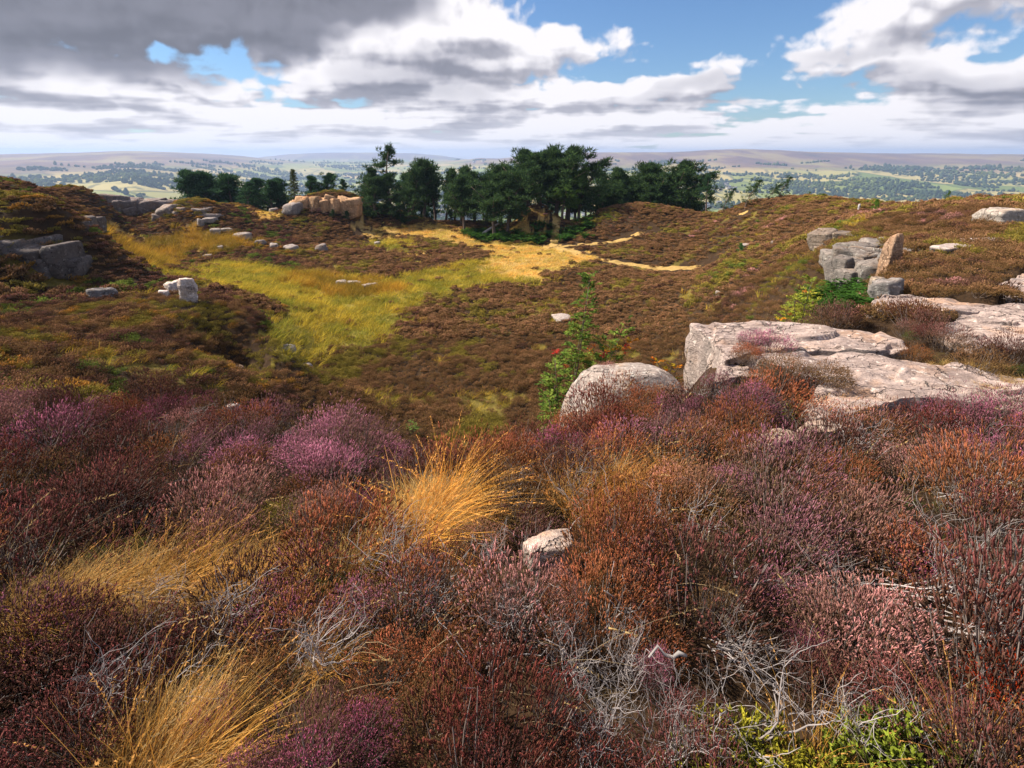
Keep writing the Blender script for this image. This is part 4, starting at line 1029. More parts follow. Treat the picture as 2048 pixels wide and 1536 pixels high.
# ---- where each colour of heather grows in the foreground (photo pixels -> ground)
FG = []   # x, y, radius, kind, weight
for px, py, rpx, kind in (
        (520, 890, 130, 'pink'), (640, 900, 140, 'pink'), (760, 890, 80, 'pink'), (420, 880, 60, 'pink'), (90, 770, 120, 'mauve'), (280, 800, 110, 'magenta'), (60, 870, 90, 'mauve'), (330, 830, 60, 'magenta'),
        (200, 900, 160, 'brown'), (120, 1000, 160, 'maroon'), (300, 985, 120, 'maroon'), (170, 930, 100, 'olive'), (660, 970, 80, 'dusky'), (700, 985, 40, 'magenta'), (480, 990, 70, 'dusky'), (560, 1010, 60, 'brown'),
        (130, 1300, 260, 'maroon'), (300, 1250, 140, 'maroon'), (60, 1180, 80, 'maroon'), (90, 1480, 120, 'maroon'), (420, 1390, 60, 'mauve'), (540, 1180, 90, 'mauve'), (420, 1200, 120, 'maroon'), (680, 1170, 60, 'mauve'),
        (830, 1110, 60, 'pink'), (950, 1050, 70, 'salmon'), (930, 1110, 60, 'salmon'), (1000, 1210, 60, 'dusky'), (870, 990, 50, 'rust'), (940, 995, 55, 'mauve'), (1060, 1010, 60, 'brown'), (1180, 860, 60, 'magenta'), (1170, 920, 80, 'brown'),
        (1250, 820, 120, 'rust'), (1330, 870, 90, 'pink'), (1480, 780, 110, 'mauve'), (1420, 860, 100, 'rust'), (1560, 800, 60, 'brown'), (1460, 920, 50, 'pink'), (1370, 960, 90, 'salmon'), (1220, 1020, 80, 'mauve'), (1320, 1050, 60, 'rust'),
        (1250, 1110, 100, 'rust'), (1120, 1110, 80, 'dusky'), (1420, 1090, 80, 'brown'), (1590, 1030, 80, 'pink'), (1560, 1150, 80, 'pink'), (1700, 1060, 70, 'dusky'), (1850, 1080, 70, 'magenta'), (1640, 960, 90, 'rust'), (1800, 920, 140, 'dusky'), (1960, 860, 140, 'mauve'),
        (1900, 960, 140, 'brown'), (1980, 1040, 100, 'maroon'), (1740, 1220, 110, 'dusky'), (1600, 1230, 60, 'mauve'), (1640, 1300, 90, 'maroon'), (1440, 1250, 100, 'brown'), (1120, 1260, 80, 'crimson'), (1290, 1200, 80, 'rust'), (1080, 1380, 80, 'crimson'),
        (1000, 1450, 140, 'crimson'), (1180, 1500, 120, 'crimson'), (880, 1250, 90, 'brown'), (770, 1290, 90, 'rust'), (700, 1430, 70, 'magenta'), (600, 1490, 90, 'magenta'), (800, 1450, 100, 'maroon'), (480, 1510, 80, 'mauve'), (500, 1330, 80, 'brown'), (640, 1330, 60, 'brown'),
        (1340, 1370, 80, 'rust'), (1380, 1420, 80, 'maroon'), (1800, 1370, 110, 'maroon'), (1950, 1300, 110, 'maroon'), (2010, 1190, 60, 'crimson'), (1960, 1120, 60, 'grey'), (2020, 1420, 100, 'maroon'), (1890, 790, 110, 'mauve'), (2010, 820, 70, 'pink'),
        (1860, 540, 140, 'rust'), (1800, 680, 90, 'dusky'), (1860, 690, 70, 'brown'), (1480, 680, 50, 'pink'), (1500, 710, 50, 'rust'), (1640, 730, 50, 'brown'), (1700, 685, 40, 'mauve'), (2030, 720, 60, 'maroon'), (1960, 640, 40, 'rust'),
        (1000, 930, 60, 'rust'), (1000, 880, 60, 'brown'), (860, 900, 50, 'brown'), (930, 915, 50, 'mauve')):
    q = hit(px, py, extra=0.2); R_ = rpx / FPX * math.hypot(q[0], q[1], 1.5)
    FG.append((q[0], q[1], max(R_, 0.08), kind))
DEF_KINDS = ['rust', 'mauve', 'maroon', 'dusky', 'crimson', 'maroon', 'rust', 'mauve']
def fg_kind(x, y, rg):
    d = np.array([((x - f[0]) ** 2 + ((y - f[1]) * 0.7) ** 2) / f[2] ** 2 for f in FG])
    best = d.argmin(0); dm = d.min(0)
    out = []
    nz = pnoise(x * 1.4 + 3, y * 1.4)
    for i in range(len(x)):
        if dm[i] < 1.3 + 0.8 * rg.uniform() and rg.uniform() < 0.72: out.append(FG[best[i]][3])
        else: out.append(DEF_KINDS[int((nz[i] * 0.9 + 0.5) * 7.99 + rg.integers(0, 2)) % 8])
    out = [('maroon' if rg.uniform() < 0.45 else 'rust') if (k == 'brown' and rg.uniform() < 0.7) else k for k in out]
    return out
def plant_heather():
    rg = np.random.default_rng(3)
    # three grades of bush: close up, further off, across the quarry
    near = [bush_meshes(300 + i, 0.20, 0.25, 1250, 0.0155, 0.00165, 0.9 if i < 6 else 0.45, 4, 34, 0.3, stem_r=0.0018).mesh('heather_near', M_HEATH) for i in range(9)]
    mid = [bush_meshes(330 + i, 0.21, 0.22, 320, 0.034, 0.0052, 0.85, 2, 6, 0.3).mesh('heather_mid', M_HEATH) for i in range(6)]
    far = [bush_meshes(350 + i, 0.26, 0.20, 170, 0.06, 0.013, 0.85, 1, 0, 0.3).mesh('heather_far', M_HEATH) for i in range(5)]
    cn, cm, cf = proto_collection(near, 'hn'), proto_collection(mid, 'hm'), proto_collection(far, 'hf')
    def go(name, label, col, nk, r0, r1, sp, az, smin, smax, fg, under=False):
        X, Y = grid_pts(r0, r1, sp, az, rg)
        ok = ~on_rock(X, Y)
        g, gd, re, pa, br, ru = zone_at(X, Y, 0.55 if r1 > 9 else 0.0) if r1 > 8 else [np.zeros(len(X), bool)] * 6
        ok &= ~((g & (rg.uniform(0, 1, len(X)) > 0.02)) | (gd & (rg.uniform(0, 1, len(X)) > 0.02)) | re | pa | br)
        ok &= ~(ru & (rg.uniform(0, 1, len(X)) < 0.55))
        for (gx, gy, gr) in GRASSY: ok &= ((X - gx) ** 2 + (Y - gy) ** 2 > gr * gr) | (rg.uniform(0, 1, len(X)) < 0.12)
        for (gx, gy, gr) in CLEAR: ok &= ((X - gx) ** 2 + (Y - gy) ** 2 > gr * gr)
        X, Y = X[ok], Y[ok]; n = len(X); Zz = H(X, Y)
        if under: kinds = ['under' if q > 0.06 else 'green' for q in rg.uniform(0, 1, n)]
        elif fg: kinds = fg_kind(X, Y, rg)
        else:
            a = fbm(X / 5.0, Y / 5.0, 3); b = fbm(X / 1.3 + 9, Y / 1.3, 2); floor = (Zz < -7.6)
            kinds = []
            lf = X / np.maximum(Y, 1) < -0.42
            for i in range(n):
                v = a[i] + 0.6 * b[i] + rg.normal() * 0.15
                if lf[i]: kinds.append('olive' if v > 0.42 else 'green' if v < -0.62 else 'orange' if v > 0.33 else 'dark' if v < -0.15 else 'brown')
                elif floor[i]: kinds.append('olive' if v > 0.5 else 'brown' if v > -0.45 else 'peat' if v > -0.75 else 'dark')
                else: kinds.append('green' if v > 0.75 else 'olive' if v > 0.28 else 'brown' if v > -0.40 else 'peat' if v > -0.6 else 'dusky' if v < -0.85 else 'dark')
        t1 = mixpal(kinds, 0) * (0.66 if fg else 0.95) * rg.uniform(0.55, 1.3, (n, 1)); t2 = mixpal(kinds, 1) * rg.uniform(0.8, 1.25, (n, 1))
        s = rg.uniform(smin, smax, n) * (0.8 + 0.45 * sstep(fbm(X / (0.55 if fg else 2.6), Y / (0.55 if fg else 2.6), 3), -0.5, 0.5)); hs = s * rg.uniform(0.75, 1.25, n) * (1.28 if fg and not under else 1.0)
        if fg:
            cl = 0.68 + 0.32 * sstep(np.hypot(X, Y), 1.1, 2.2); s = s * cl; hs = hs * cl
        rot = np.stack([rg.normal(0, .12, n), rg.normal(0, .12, n), rg.uniform(-0.9, 0.9, n)], 1)
        scatter(name, label, 'heather', col, np.stack([X, Y, Zz - 0.02], 1), rot, np.stack([s, s, hs], 1), rg.integers(0, nk, n), t1, t2)
        return n
    a = go('heather_cover', 'tangled low heather filling the foreground between the larger bushes', cn, 9, 0.75, 8.5, 0.40, 1.40, 1.10, 1.70, True)
    u = go('heather_undergrowth', 'short heather and litter, coloured dark as shade, in the gaps between the foreground bushes', cn, 9, 0.75, 8.5, 0.17, 1.30, 0.28, 0.48, True, True)
    b = go('heather_cover', 'brown heather on the near slopes and quarry floor', cm, 6, 8.5, 25, 0.235, 1.10, 0.7, 1.25, False)
    c = go('heather_cover', 'low brown and olive heather over the far quarry floor and ridges', cf, 5, 25, 74, 0.33, 0.95, 0.7, 1.3, False)
    print('heather', a, b, c)
CLEAR = [(*at(1392, 700, Y)[:2], 0.34) for Y in (5.4, 5.9, 6.4)] + [(*at(1350, 740, 5.2)[:2], 0.2)] + [(*at(1100, 1080, Y)[:2], 0.22) for Y in (2.0, 2.15)]     # bare ground in front of the slab's upright end
GRASSY = []
for px, py, w in ((340, 1120, 62), (440, 1135, 62), (220, 1170, 58), (70, 1200, 55), (560, 1120, 55), (870, 990, 85), (820, 1045, 60), (740, 1085, 38), (1170, 980, 40), (1240, 945, 35), (330, 1500, 75), (250, 1525, 55), (1440, 1490, 70), (1530, 1480, 70), (1490, 1530, 60), (1760, 1495, 70), (1860, 1490, 70)):
    q = hit(px, py + 15, extra=0.08); GRASSY.append((q[0], q[1], w / FPX * math.hypot(q[0], q[1], 1.5)))
plant_heather()

# ------------------------------------------------------------------ pines and other trees
def clump_leaves(mb, ctr, rx, rz, n, size, rg, ca, cb, narrow=0.45):
    """needle tufts spread through a flattened clump"""
    d = unit(rg.normal(size=(n, 3))); r = rg.uniform(0.35, 1.0, n) ** 0.5
    p = ctr + d * r[:, None] * np.array([rx, rx, rz])
    D = unit(d * 0.75 + np.array([0.25, 0, 0.75]) + rg.normal(size=(n, 3)) * 0.45)
    U, W_ = frames(D); a = rg.uniform(0, 6.28, n)[:, None]; S = np.cos(a) * U + np.sin(a) * W_
    s = (size * rg.uniform(0.6, 1.4, n))[:, None]
    V = np.stack([p - S * s * narrow * 0.5, p + S * s * narrow * 0.5, p + D * s], 1)
    t = rg.uniform(0, 1, n)[:, None]
    col = np.asarray(ca) * (1 - t) + np.asarray(cb) * t
    mb.add(V.reshape(-1, 3), np.arange(n * 3).reshape(-1, 3), np.repeat(np.column_stack([col, np.ones(n)]), 3, 0))
def pine(seed, h, crown0=0.4, spread=0.30, dens=1.0, lean=0.15, sparse=False):
    """(trunk, crown) builders for a wind-shaped pine of height h"""
    rg = np.random.default_rng(seed); tr = MB(); cr = MB()
    n = 10; t = np.linspace(0, 1, n)
    bx = lean * h * t ** 1.5 + 0.025 * h * np.sin(t * 5 + seed); by = 0.02 * h * np.sin(t * 4 + seed * 2)
    path = np.stack([bx, by, t * h * 0.95], 1)
    bark = lambda: np.array([0.13, 0.095, 0.075, 1]) * rg.uniform(0.8, 1.3)
    V, F = tube(path, h * (0.020 * (1 - t) ** 0.8 + 0.004), 7); tr.add(V, F, bark())
    nb = int((17 if sparse else 25) * dens)
    for i in range(nb):
        f = crown0 + (0.985 - crown0) * (i + rg.uniform(0, 1)) / nb
        p0 = np.array([np.interp(f, t, path[:, k]) for k in range(3)])
        u = (f - crown0) / (1 - crown0)
        prof = (0.75 + 0.45 * u if u < 0.4 else 0.95 - 0.80 * ((u - 0.4) / 0.6) ** 1.2) * rg.uniform(0.7, 1.2)
        L = h * spread * prof * rg.uniform(0.5, 1.45)
        a = rg.uniform(0, 6.28); up = rg.uniform(0.05, 0.5) + 0.4 * u
        d = np.array([math.cos(a) + 0.45, math.sin(a), up]); d /= np.linalg.norm(d)
        tt = np.linspace(0, 1, 5)[:, None]
        pth = p0 + d * L * tt + np.array([0, 0, 0.12 * L]) * tt ** 2
        V, F = tube(pth, np.linspace(h * 0.006, h * 0.0018, 5), 4); tr.add(V, F, bark())
        k = 4 if sparse else 6
        for q in range(k):
            e = pth[-1] * (1 - q * 0.14) + p0 * q * 0.14 + rg.normal(size=3) * 0.17 * L
            r_ = h * rg.uniform(0.022, 0.056) * (0.9 if sparse else 1.0)
            clump_leaves(cr, e, r_ * 1.1, r_ * (0.55 if u < 0.5 else 0.9), int(38 * dens), h * 0.046, rg, (0.020, 0.046, 0.022), (0.085, 0.14, 0.048), 0.24)
    clump_leaves(cr, path[-1], h * 0.045, h * 0.05, 90, h * 0.026, rg, (0.02, 0.05, 0.022), (0.06, 0.11, 0.045))
    return tr, cr
def bare_bottom(seed, h): return pine(seed, h, 0.45, 0.26, 1.0, 0.16)
PINES = []
for sd, kw in ((1, dict(crown0=0.26, spread=0.27, dens=1.2)), (2, dict(crown0=0.20, spread=0.29, lean=0.12, dens=1.2)), (3, dict(crown0=0.42, spread=0.20, lean=0.1)), (4, dict(crown0=0.05, spread=0.27, lean=0.08, dens=1.25)), (5, dict(crown0=0.03, spread=0.36, lean=0.12, dens=1.25)),
               (6, dict(crown0=0.38, spread=0.24, sparse=True, lean=0.04)), (7, dict(crown0=0.25, spread=0.34, lean=0.30)), (8, dict(crown0=0.1, spread=0.42, lean=0.45, dens=0.8))):
    a, b = pine(900 + sd, 10.0, **kw)
    PINES.append((a.mesh('trunk', M_WOOD, True), b.mesh('crown', M_LEAF)))
LG, CG, MG, RG = 'bushy pines at the far left rim', 'pines left of the sandy mound', 'pines on and around the sandy mound', 'pines behind the round heather mound'
def tree(name, label, cat, px, Y, top_py, kind, rz, group, tint=(1, 1, 1), wide=1.0, protos=PINES, href=10.0, dz=0.0):
    d = ray(px, 400); x = d[0] / d[1] * Y; g = Hs(x, Y)
    top = at(px, top_py, Y)[2]; h = max(top - g, 0.8) + dz
    s = h / href
    if group in (CG, MG, RG): wide *= 1.24
    r = thing(name, label, cat, (x, Y, g - 0.1), (0, 0, rz), (s * wide, s * wide, s), group)
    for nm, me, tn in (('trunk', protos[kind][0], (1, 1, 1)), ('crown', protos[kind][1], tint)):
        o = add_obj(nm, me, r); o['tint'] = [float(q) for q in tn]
    return r
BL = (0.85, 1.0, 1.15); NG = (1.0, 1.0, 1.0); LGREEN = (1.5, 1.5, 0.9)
TREES = [
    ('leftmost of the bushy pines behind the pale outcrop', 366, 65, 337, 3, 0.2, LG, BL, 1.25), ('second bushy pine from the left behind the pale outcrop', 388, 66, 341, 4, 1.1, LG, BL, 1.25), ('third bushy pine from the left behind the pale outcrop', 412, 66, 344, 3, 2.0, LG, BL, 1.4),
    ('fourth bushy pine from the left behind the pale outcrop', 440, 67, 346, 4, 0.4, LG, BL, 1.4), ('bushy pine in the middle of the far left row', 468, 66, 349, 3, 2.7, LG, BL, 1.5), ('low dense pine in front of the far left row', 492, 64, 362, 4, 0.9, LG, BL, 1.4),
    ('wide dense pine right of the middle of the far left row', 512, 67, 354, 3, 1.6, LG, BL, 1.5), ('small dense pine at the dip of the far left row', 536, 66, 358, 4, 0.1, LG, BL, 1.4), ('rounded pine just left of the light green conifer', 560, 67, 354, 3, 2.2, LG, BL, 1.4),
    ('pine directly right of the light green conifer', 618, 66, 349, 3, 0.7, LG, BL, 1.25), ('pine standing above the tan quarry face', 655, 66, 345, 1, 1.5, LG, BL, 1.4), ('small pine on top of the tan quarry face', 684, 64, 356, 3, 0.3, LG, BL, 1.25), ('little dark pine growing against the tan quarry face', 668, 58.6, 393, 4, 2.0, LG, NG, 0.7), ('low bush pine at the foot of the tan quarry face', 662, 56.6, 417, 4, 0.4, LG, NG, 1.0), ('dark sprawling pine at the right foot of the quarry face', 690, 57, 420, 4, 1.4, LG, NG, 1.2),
    ('tall sparse pine with layered branches rising above its neighbours', 777, 64, 290, 5, 0.0, CG, NG, 0.8), ('dense dark pine left of the tall sparse pine', 738, 63, 333, 3, 0.8, CG, NG, 1.0), ('broad dark pine with low branches under the tall sparse pine', 752, 61, 352, 4, 2.1, CG, NG, 1.2), ('dark pine directly under the tall sparse pine', 785, 62, 345, 3, 2.9, CG, NG, 1.1),
    ('pointed pine first right of the tall sparse pine', 826, 66, 317, 1, 0.2, CG, NG, 0.9), ('pine with bare lower trunk, second right of the tall sparse pine', 847, 67, 321, 2, 1.4, CG, NG, 0.9), ('slim bare-stemmed pine left of the gap', 868, 69, 324, 2, 2.5, CG, NG, 0.8), ('slender pine with a tuft crown at the gap in the row', 893, 69, 335, 2, 0.4, CG, NG, 0.8), ('low dark pine in front of the bare stems', 815, 61, 375, 4, 1.2, CG, NG, 1.0), ('tiny dark pine at the foot of the bare stems', 900, 66, 425, 4, 0.0, CG, NG, 1.0),
    ('small pine first right of the gap in the row', 925, 62, 342, 1, 0.6, MG, NG, 1.0), ('pine with a bare grey trunk in front of the fallen log', 926, 59, 352, 0, 1.8, MG, NG, 0.9), ('pine second right of the gap', 948, 66, 333, 0, 2.4, MG, NG, 1.0), ('pine behind the fallen log', 975, 64, 330, 1, 0.2, MG, NG, 1.0), ('pale-trunked pine standing at the left foot of the mound', 985, 56.8, 345, 0, 0.9, MG, NG, 1.0), ('pine just left of the two tall crowns', 1005, 64, 328, 1, 1.5, MG, NG, 1.0),
    ('leaning pine on the left flank of the mound', 1012, 57.6, 335, 6, 0.1, MG, NG, 0.9), ('tall dark pine, left half of the first big crown', 1036, 61, 306, 0, 0.3, MG, NG, 1.1), ('tall dark pine, middle of the first big crown', 1058, 62, 297, 1, 2.0, MG, NG, 1.1), ('tall dark pine, right half of the first big crown', 1078, 61.5, 300, 0, 1.1, MG, NG, 1.1), ('highest pine right of centre on the mound', 1118, 61, 291, 1, 0.5, MG, NG, 1.1), ('tall pine beside the highest one', 1138, 62, 294, 0, 2.8, MG, NG, 1.0), ('pine with bright green lower boughs on the right of the mound', 1122, 59.5, 338, 6, 0.2, MG, LGREEN, 1.0), ('right-leaning pine at the edge of the big crown', 1155, 61, 318, 6, 0.0, MG, NG, 0.9), ('dark pine filling the right side of the mound', 1150, 63, 350, 0, 1.8, MG, NG, 1.1), ('leaning pine above the footpath gap', 1130, 64, 352, 6, 0.3, MG, NG, 0.9),
    ('first low pine right of the footpath gap', 1180, 64, 368, 6, 0.0, RG, NG, 1.0), ('leaning pine at the left end of the right hand row', 1200, 65, 356, 6, 0.3, RG, NG, 1.1), ('pine behind the left shoulder of the heather mound', 1225, 65, 345, 0, 0.8, RG, NG, 1.1), ('pine left of the middle of the right hand row', 1248, 65, 335, 1, 2.2, RG, NG, 1.1), ('pine in the middle of the right hand row', 1272, 66, 329, 0, 0.1, RG, NG, 1.1), ('pine right of the middle of the right hand row', 1296, 65, 325, 1, 1.3, RG, NG, 1.1), ('broad pine behind the right shoulder of the heather mound', 1320, 65, 328, 0, 2.6, RG, NG, 1.2), ('tallest pine at the right end of the row', 1343, 64, 320, 1, 0.4, RG, NG, 1.1), ('dark pine sloping down at the right end of the row', 1366, 63, 345, 6, 0.1, RG, NG, 1.1), ('last dense pine of the right hand row', 1384, 62, 365, 3, 1.0, RG, NG, 0.9), ('pine filling the base of the right hand row', 1305, 62, 372, 3, 2.0, RG, NG, 1.2), ('low pine behind the heather mound', 1240, 63, 376, 3, 0.6, RG, NG, 1.2),
    ('thin see-through pine standing alone right of the row', 1412, 58, 351, 5, 0.3, 'single pines along the right ridge', BL, 0.9), ('small dark pine on the slope below the see-through pine', 1447, 52, 374, 7, 0.0, 'single pines along the right ridge', NG, 0.8), ('wind-bent pine on the left of the ridge top', 1492, 47.5, 357, 7, 0.1, 'single pines along the right ridge', NG, 0.9), ('low spreading pine on the ridge top', 1535, 47, 366, 7, -0.2, 'single pines along the right ridge', NG, 1.2), ('wind-bent pine with a ragged head at the right of the ridge top', 1558, 47, 351, 7, 0.2, 'single pines along the right ridge', NG, 0.9),
    ('yellowish scrubby tree behind the ridge top', 1612, 46, 383, 7, 0.0, None, (2.6, 2.0, 0.9), 0.8), ('small bushy tree alone on the right skyline', 1890, 29.5, 393, 7, 0.2, None, (1.6, 1.7, 0.9), 0.6), ('small green shrub by the stone post', 1752, 27, 408, 4, 0.3, None, (2.6, 2.6, 1.0), 0.8), ('young pine alone on the right slope', 1490, 32, 483, 4, 0.9, None, (1.8, 2.3, 1.6), 0.8)]
for (lab, px, Y, top, kd, rz, grp, tn, wd) in TREES:
    nm = 'pine_tree' if ('pine' in lab and 'scrub' not in lab) else 'small_tree'
    tree(nm, lab, 'tree' if 'shrub' not in lab else 'shrub', px, Y, top, kd, rz, grp, tn, wd)
# darker second row seen between the trunks of the first
rg = np.random.default_rng(77)
SECOND = ['left of the tall sparse pine', 'right of the tall sparse pine', 'behind the bare stems', 'at the gap in the row', 'above the fallen log', 'behind the pale-trunked pine', 'left end of the far left row', 'left middle of the far left row', 'right middle of the far left row', 'right end of the far left row', 'left of the first big crown', 'under the first big crown', 'between the two big crowns', 'just right of the footpath gap', 'left end of the right hand row', 'middle of the right hand row, left side', 'middle of the right hand row, right side', 'right end of the right hand row']
for i, px in enumerate([728, 806, 852, 905, 962, 992, 400, 455, 500, 545, 1020, 1050, 1095, 1170, 1215, 1260, 1285, 1330]):
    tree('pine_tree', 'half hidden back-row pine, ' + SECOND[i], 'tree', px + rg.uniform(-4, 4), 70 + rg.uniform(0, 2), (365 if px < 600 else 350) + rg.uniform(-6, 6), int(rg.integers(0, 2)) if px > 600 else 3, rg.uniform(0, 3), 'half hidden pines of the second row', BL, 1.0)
def larch():
    rg = np.random.default_rng(5); tr = MB(); cr = MB(); h = 10.0
    t = np.linspace(0, 1, 8); path = np.stack([0 * t, 0 * t, t * h], 1)
    V, F = tube(path, 0.16 * (1 - t) + 0.02, 6); tr.add(V, F, np.array([0.12, 0.09, 0.07, 1]))
    for i in range(70):
        f = 0.06 + 0.92 * i / 70; a = i * 2.4; L = 2.1 * (1 - f) ** 0.85 + 0.15
        d = np.array([math.cos(a), math.sin(a), 0.05]); p0 = np.array([0, 0, f * h])
        for q in (0.35, 0.7, 1.0):
            clump_leaves(cr, p0 + d * L * q * rg.uniform(0.8, 1.1) + np.array([0, 0, -0.12 * q]), 0.30, 0.16, 30, 0.22, rg, (0.05, 0.065, 0.018), (0.11, 0.12, 0.03))
        V, F = tube(np.array([p0, p0 + d * L]), [0.03, 0.01], 3); tr.add(V, F, np.array([0.1, 0.08, 0.06, 1]))
    return [(tr.mesh('trunk', M_WOOD, True), cr.mesh('crown', M_LEAF))]
tree('conifer_tree', 'light green pointed conifer among the dark far left pines', 'tree', 590, 64, 335, 0, 0.2, None, (1, 1, 1), 0.95, larch())

# ------------------------------------------------------------------ rowans
def rowan_leaf(mb, p, d, size, rg, col):
    """pinnate leaf: leaflets in pairs along a drooping stalk"""
    d = d / np.linalg.norm(d); side = np.cross(d, [0, 0, 1.0]); side /= np.linalg.norm(side) + 1e-6
    n = 6
    for k in range(n + 1):
        f = 0.2 + 0.8 * k / n
        q = p + d * size * f + np.array([0, 0, -0.25 * size * f * f])
        ll = size * 0.36 * (0.75 + 0.5 * math.sin(f * 3.0))
        for s in ((-1, 1) if k < n else (0,)):
            dd = unit(side * s * 0.9 + d * (0.55 if s else 1.0) + rg.normal(size=3) * 0.18 + np.array([0, 0, 0.1]))
            w = unit(np.cross(dd, rg.normal(size=3) * 0.3 + np.array([0, 0, 1.0]))) * ll * 0.23
            c = np.array([*col, 1]) * rg.uniform(0.7, 1.35)
            mb.add(np.array([q, q + dd * ll * 0.5 + w, q + dd * ll, q + dd * ll * 0.5 - w]), [(0, 1, 2), (0, 2, 3)], c)
def rowan(name, label, base, tips, nleaf, size, cols, berries, autumn=(), tag_='tree'):
    rg = np.random.default_rng(int(abs(base[0]) * 100) + 5)
    base = np.asarray(base); root = thing(name, label, tag_, base)
    tr = MB(); lf = MB(); ax = []
    for j, tp in enumerate(tips):
        tp = np.asarray(tp) - base; n = 12; t = np.linspace(0, 1, n)[:, None]
        mid = tp * 0.5 + np.array([tp[0] * -0.18, 0.0, 0.05 * abs(tp[2])]) * (1 if j else 0.4)
        path = 2 * mid * t * (1 - t) + tp * t * t + rg.normal(size=(n, 3)) * 0.008
        V, F = tube(path, np.linspace(0.020 if j == 0 else 0.012, 0.004, n), 5); tr.add(V, F, np.array([0.15, 0.12, 0.09, 1]))
        ax.append(path)
    o = add_obj('trunk', tr.mesh('trunk', M_WOOD, True), root); o['tint'] = [1.0, 1.0, 1.0]
    for j, path in enumerate(ax):
        m = int(nleaf * (1.0 if j == 0 else 0.5))
        for i in range(m):
            f = rg.uniform(0.12, 1.0); p = np.array([np.interp(f, np.linspace(0, 1, len(path)), path[:, k]) for k in range(3)])
            a = rg.uniform(0, 6.28); d = np.array([math.cos(a), math.sin(a), rg.uniform(-0.1, 0.9) + 0.6 * (f > 0.93)])
            off = unit(d) * rg.uniform(0.0, 0.30) * (1.1 - f * 0.8)
            rowan_leaf(lf, p + off, d, size * rg.uniform(0.7, 1.2), rg, cols[int(rg.integers(0, len(cols)))])
    o = add_obj('foliage', lf.mesh('foliage', M_LEAF), root); o['tint'] = [1.0, 1.0, 1.0]
    for (pt, col) in berries:
        mb = MB(); V0, F0 = ICO[1]; pt = np.asarray(pt) - base
        for k in range(22):
            c = rg.normal(size=3) * np.array([0.020, 0.020, 0.012])
            mb.add(V0 * 0.0062 + c, F0, np.array([*col, 1]) * rg.uniform(0.75, 1.2))
        for k in range(8): mb.add(*tube(np.array([[0, 0, -0.05], rg.normal(size=3) * 0.014]), [0.0015, 0.001], 3), np.array([0.2, 0.12, 0.05, 1]))
        o = add_obj('berry_cluster', mb.mesh('berry_cluster', M_BERRY, True), root, pt); o['tint'] = [1.0, 1.0, 1.0]
    if autumn:
        mb = MB()
        for pt in autumn:
            pt = np.asarray(pt) - base
            for k in range(3): rowan_leaf(mb, pt, np.array([math.cos(k * 2.1), math.sin(k * 2.1), 0.5]), size * 0.9, rg, ((0.55, 0.20, 0.02), (0.5, 0.34, 0.03))[k % 2])
        o = add_obj('yellowed_leaves', mb.mesh('yellowed_leaves', M_LEAF), root); o['tint'] = [1.0, 1.0, 1.0]
    return root
M_BERRY = plain_attr_material('berries', 0.0, 0.35)
Yr = 6.6
RED = (0.62, 0.02, 0.015); ORA = (0.70, 0.16, 0.02)
b0 = at(1125, 800, Yr); b0[2] = Hs(b0[0], b0[1])
GRN = [(0.12, 0.18, 0.03), (0.16, 0.23, 0.04), (0.085, 0.14, 0.03), (0.20, 0.25, 0.045)]
rowan('rowan_tree', 'slender green rowan sapling with red berries behind the white boulder', b0,
      [at(1180, 556, Yr), at(1250, 655, Yr), at(1215, 690, Yr), at(1112, 720, Yr - .2), at(1110, 770, Yr - .2), at(1165, 640, Yr + .1), at(1098, 800, Yr - .4)], 250, 0.125, GRN,
      [(at(1115, 702, Yr - .2), RED), (at(1109, 704, Yr - .2), RED), (at(1182, 699, Yr - .15), ORA), (at(1206, 710, Yr - .15), RED), (at(1212, 708, Yr - .1), RED), (at(1253, 690, Yr - .1), RED), (at(1250, 706, Yr - .1), RED), (at(1249, 697, Yr - .1), ORA), (at(1189, 690, Yr - .1), ORA), (at(1131, 733, Yr - .2), ORA)],
      [at(1262, 684, Yr - .1), at(1218, 702, Yr - .15), at(1246, 700, Yr)])
b1 = at(1330, 760, 6.3); b1[2] = Hs(b1[0], b1[1])
rowan('rowan_shoot', 'low rowan shoot with yellow and orange leaves behind the white boulder', b1, [at(1316, 722, 6.2), at(1345, 736, 6.2), at(1358, 734, 6.2)], 12, 0.10, [(0.45, 0.30, 0.03), (0.5, 0.14, 0.02), (0.22, 0.22, 0.03)], [], [at(1316, 724, 6.2), at(1352, 735, 6.2)], 'shrub')
YG = [(0.28, 0.29, 0.04), (0.36, 0.34, 0.05), (0.20, 0.25, 0.04)]
b2 = at(1592, 650, 8.4); b2[2] = Hs(b2[0], b2[1])
rowan('rowan_bush', 'yellow-green rowan bush with orange tips behind the long slab', b2, [at(1624, 562, 8.4), at(1590, 600, 8.2), at(1570, 622, 8.2), at(1610, 610, 8.1), at(1635, 605, 8.5)], 170, 0.11, YG, [(at(1611, 583, 8.3), ORA), (at(1580, 628, 8.2), ORA)], [at(1560, 640, 8.2)], 'shrub')
b3 = hit(825, 868, 5.0)
rowan('sapling', 'tiny light green sapling at the edge of the pink heather bank', b3, [b3 + np.array([-0.06, 0, 0.42]), b3 + np.array([0.14, 0.02, 0.30]), b3 + np.array([0.05, -.05, .3])], 22, 0.09, [(0.13, 0.20, 0.05), (0.17, 0.24, 0.06)], [], [], 'shrub')

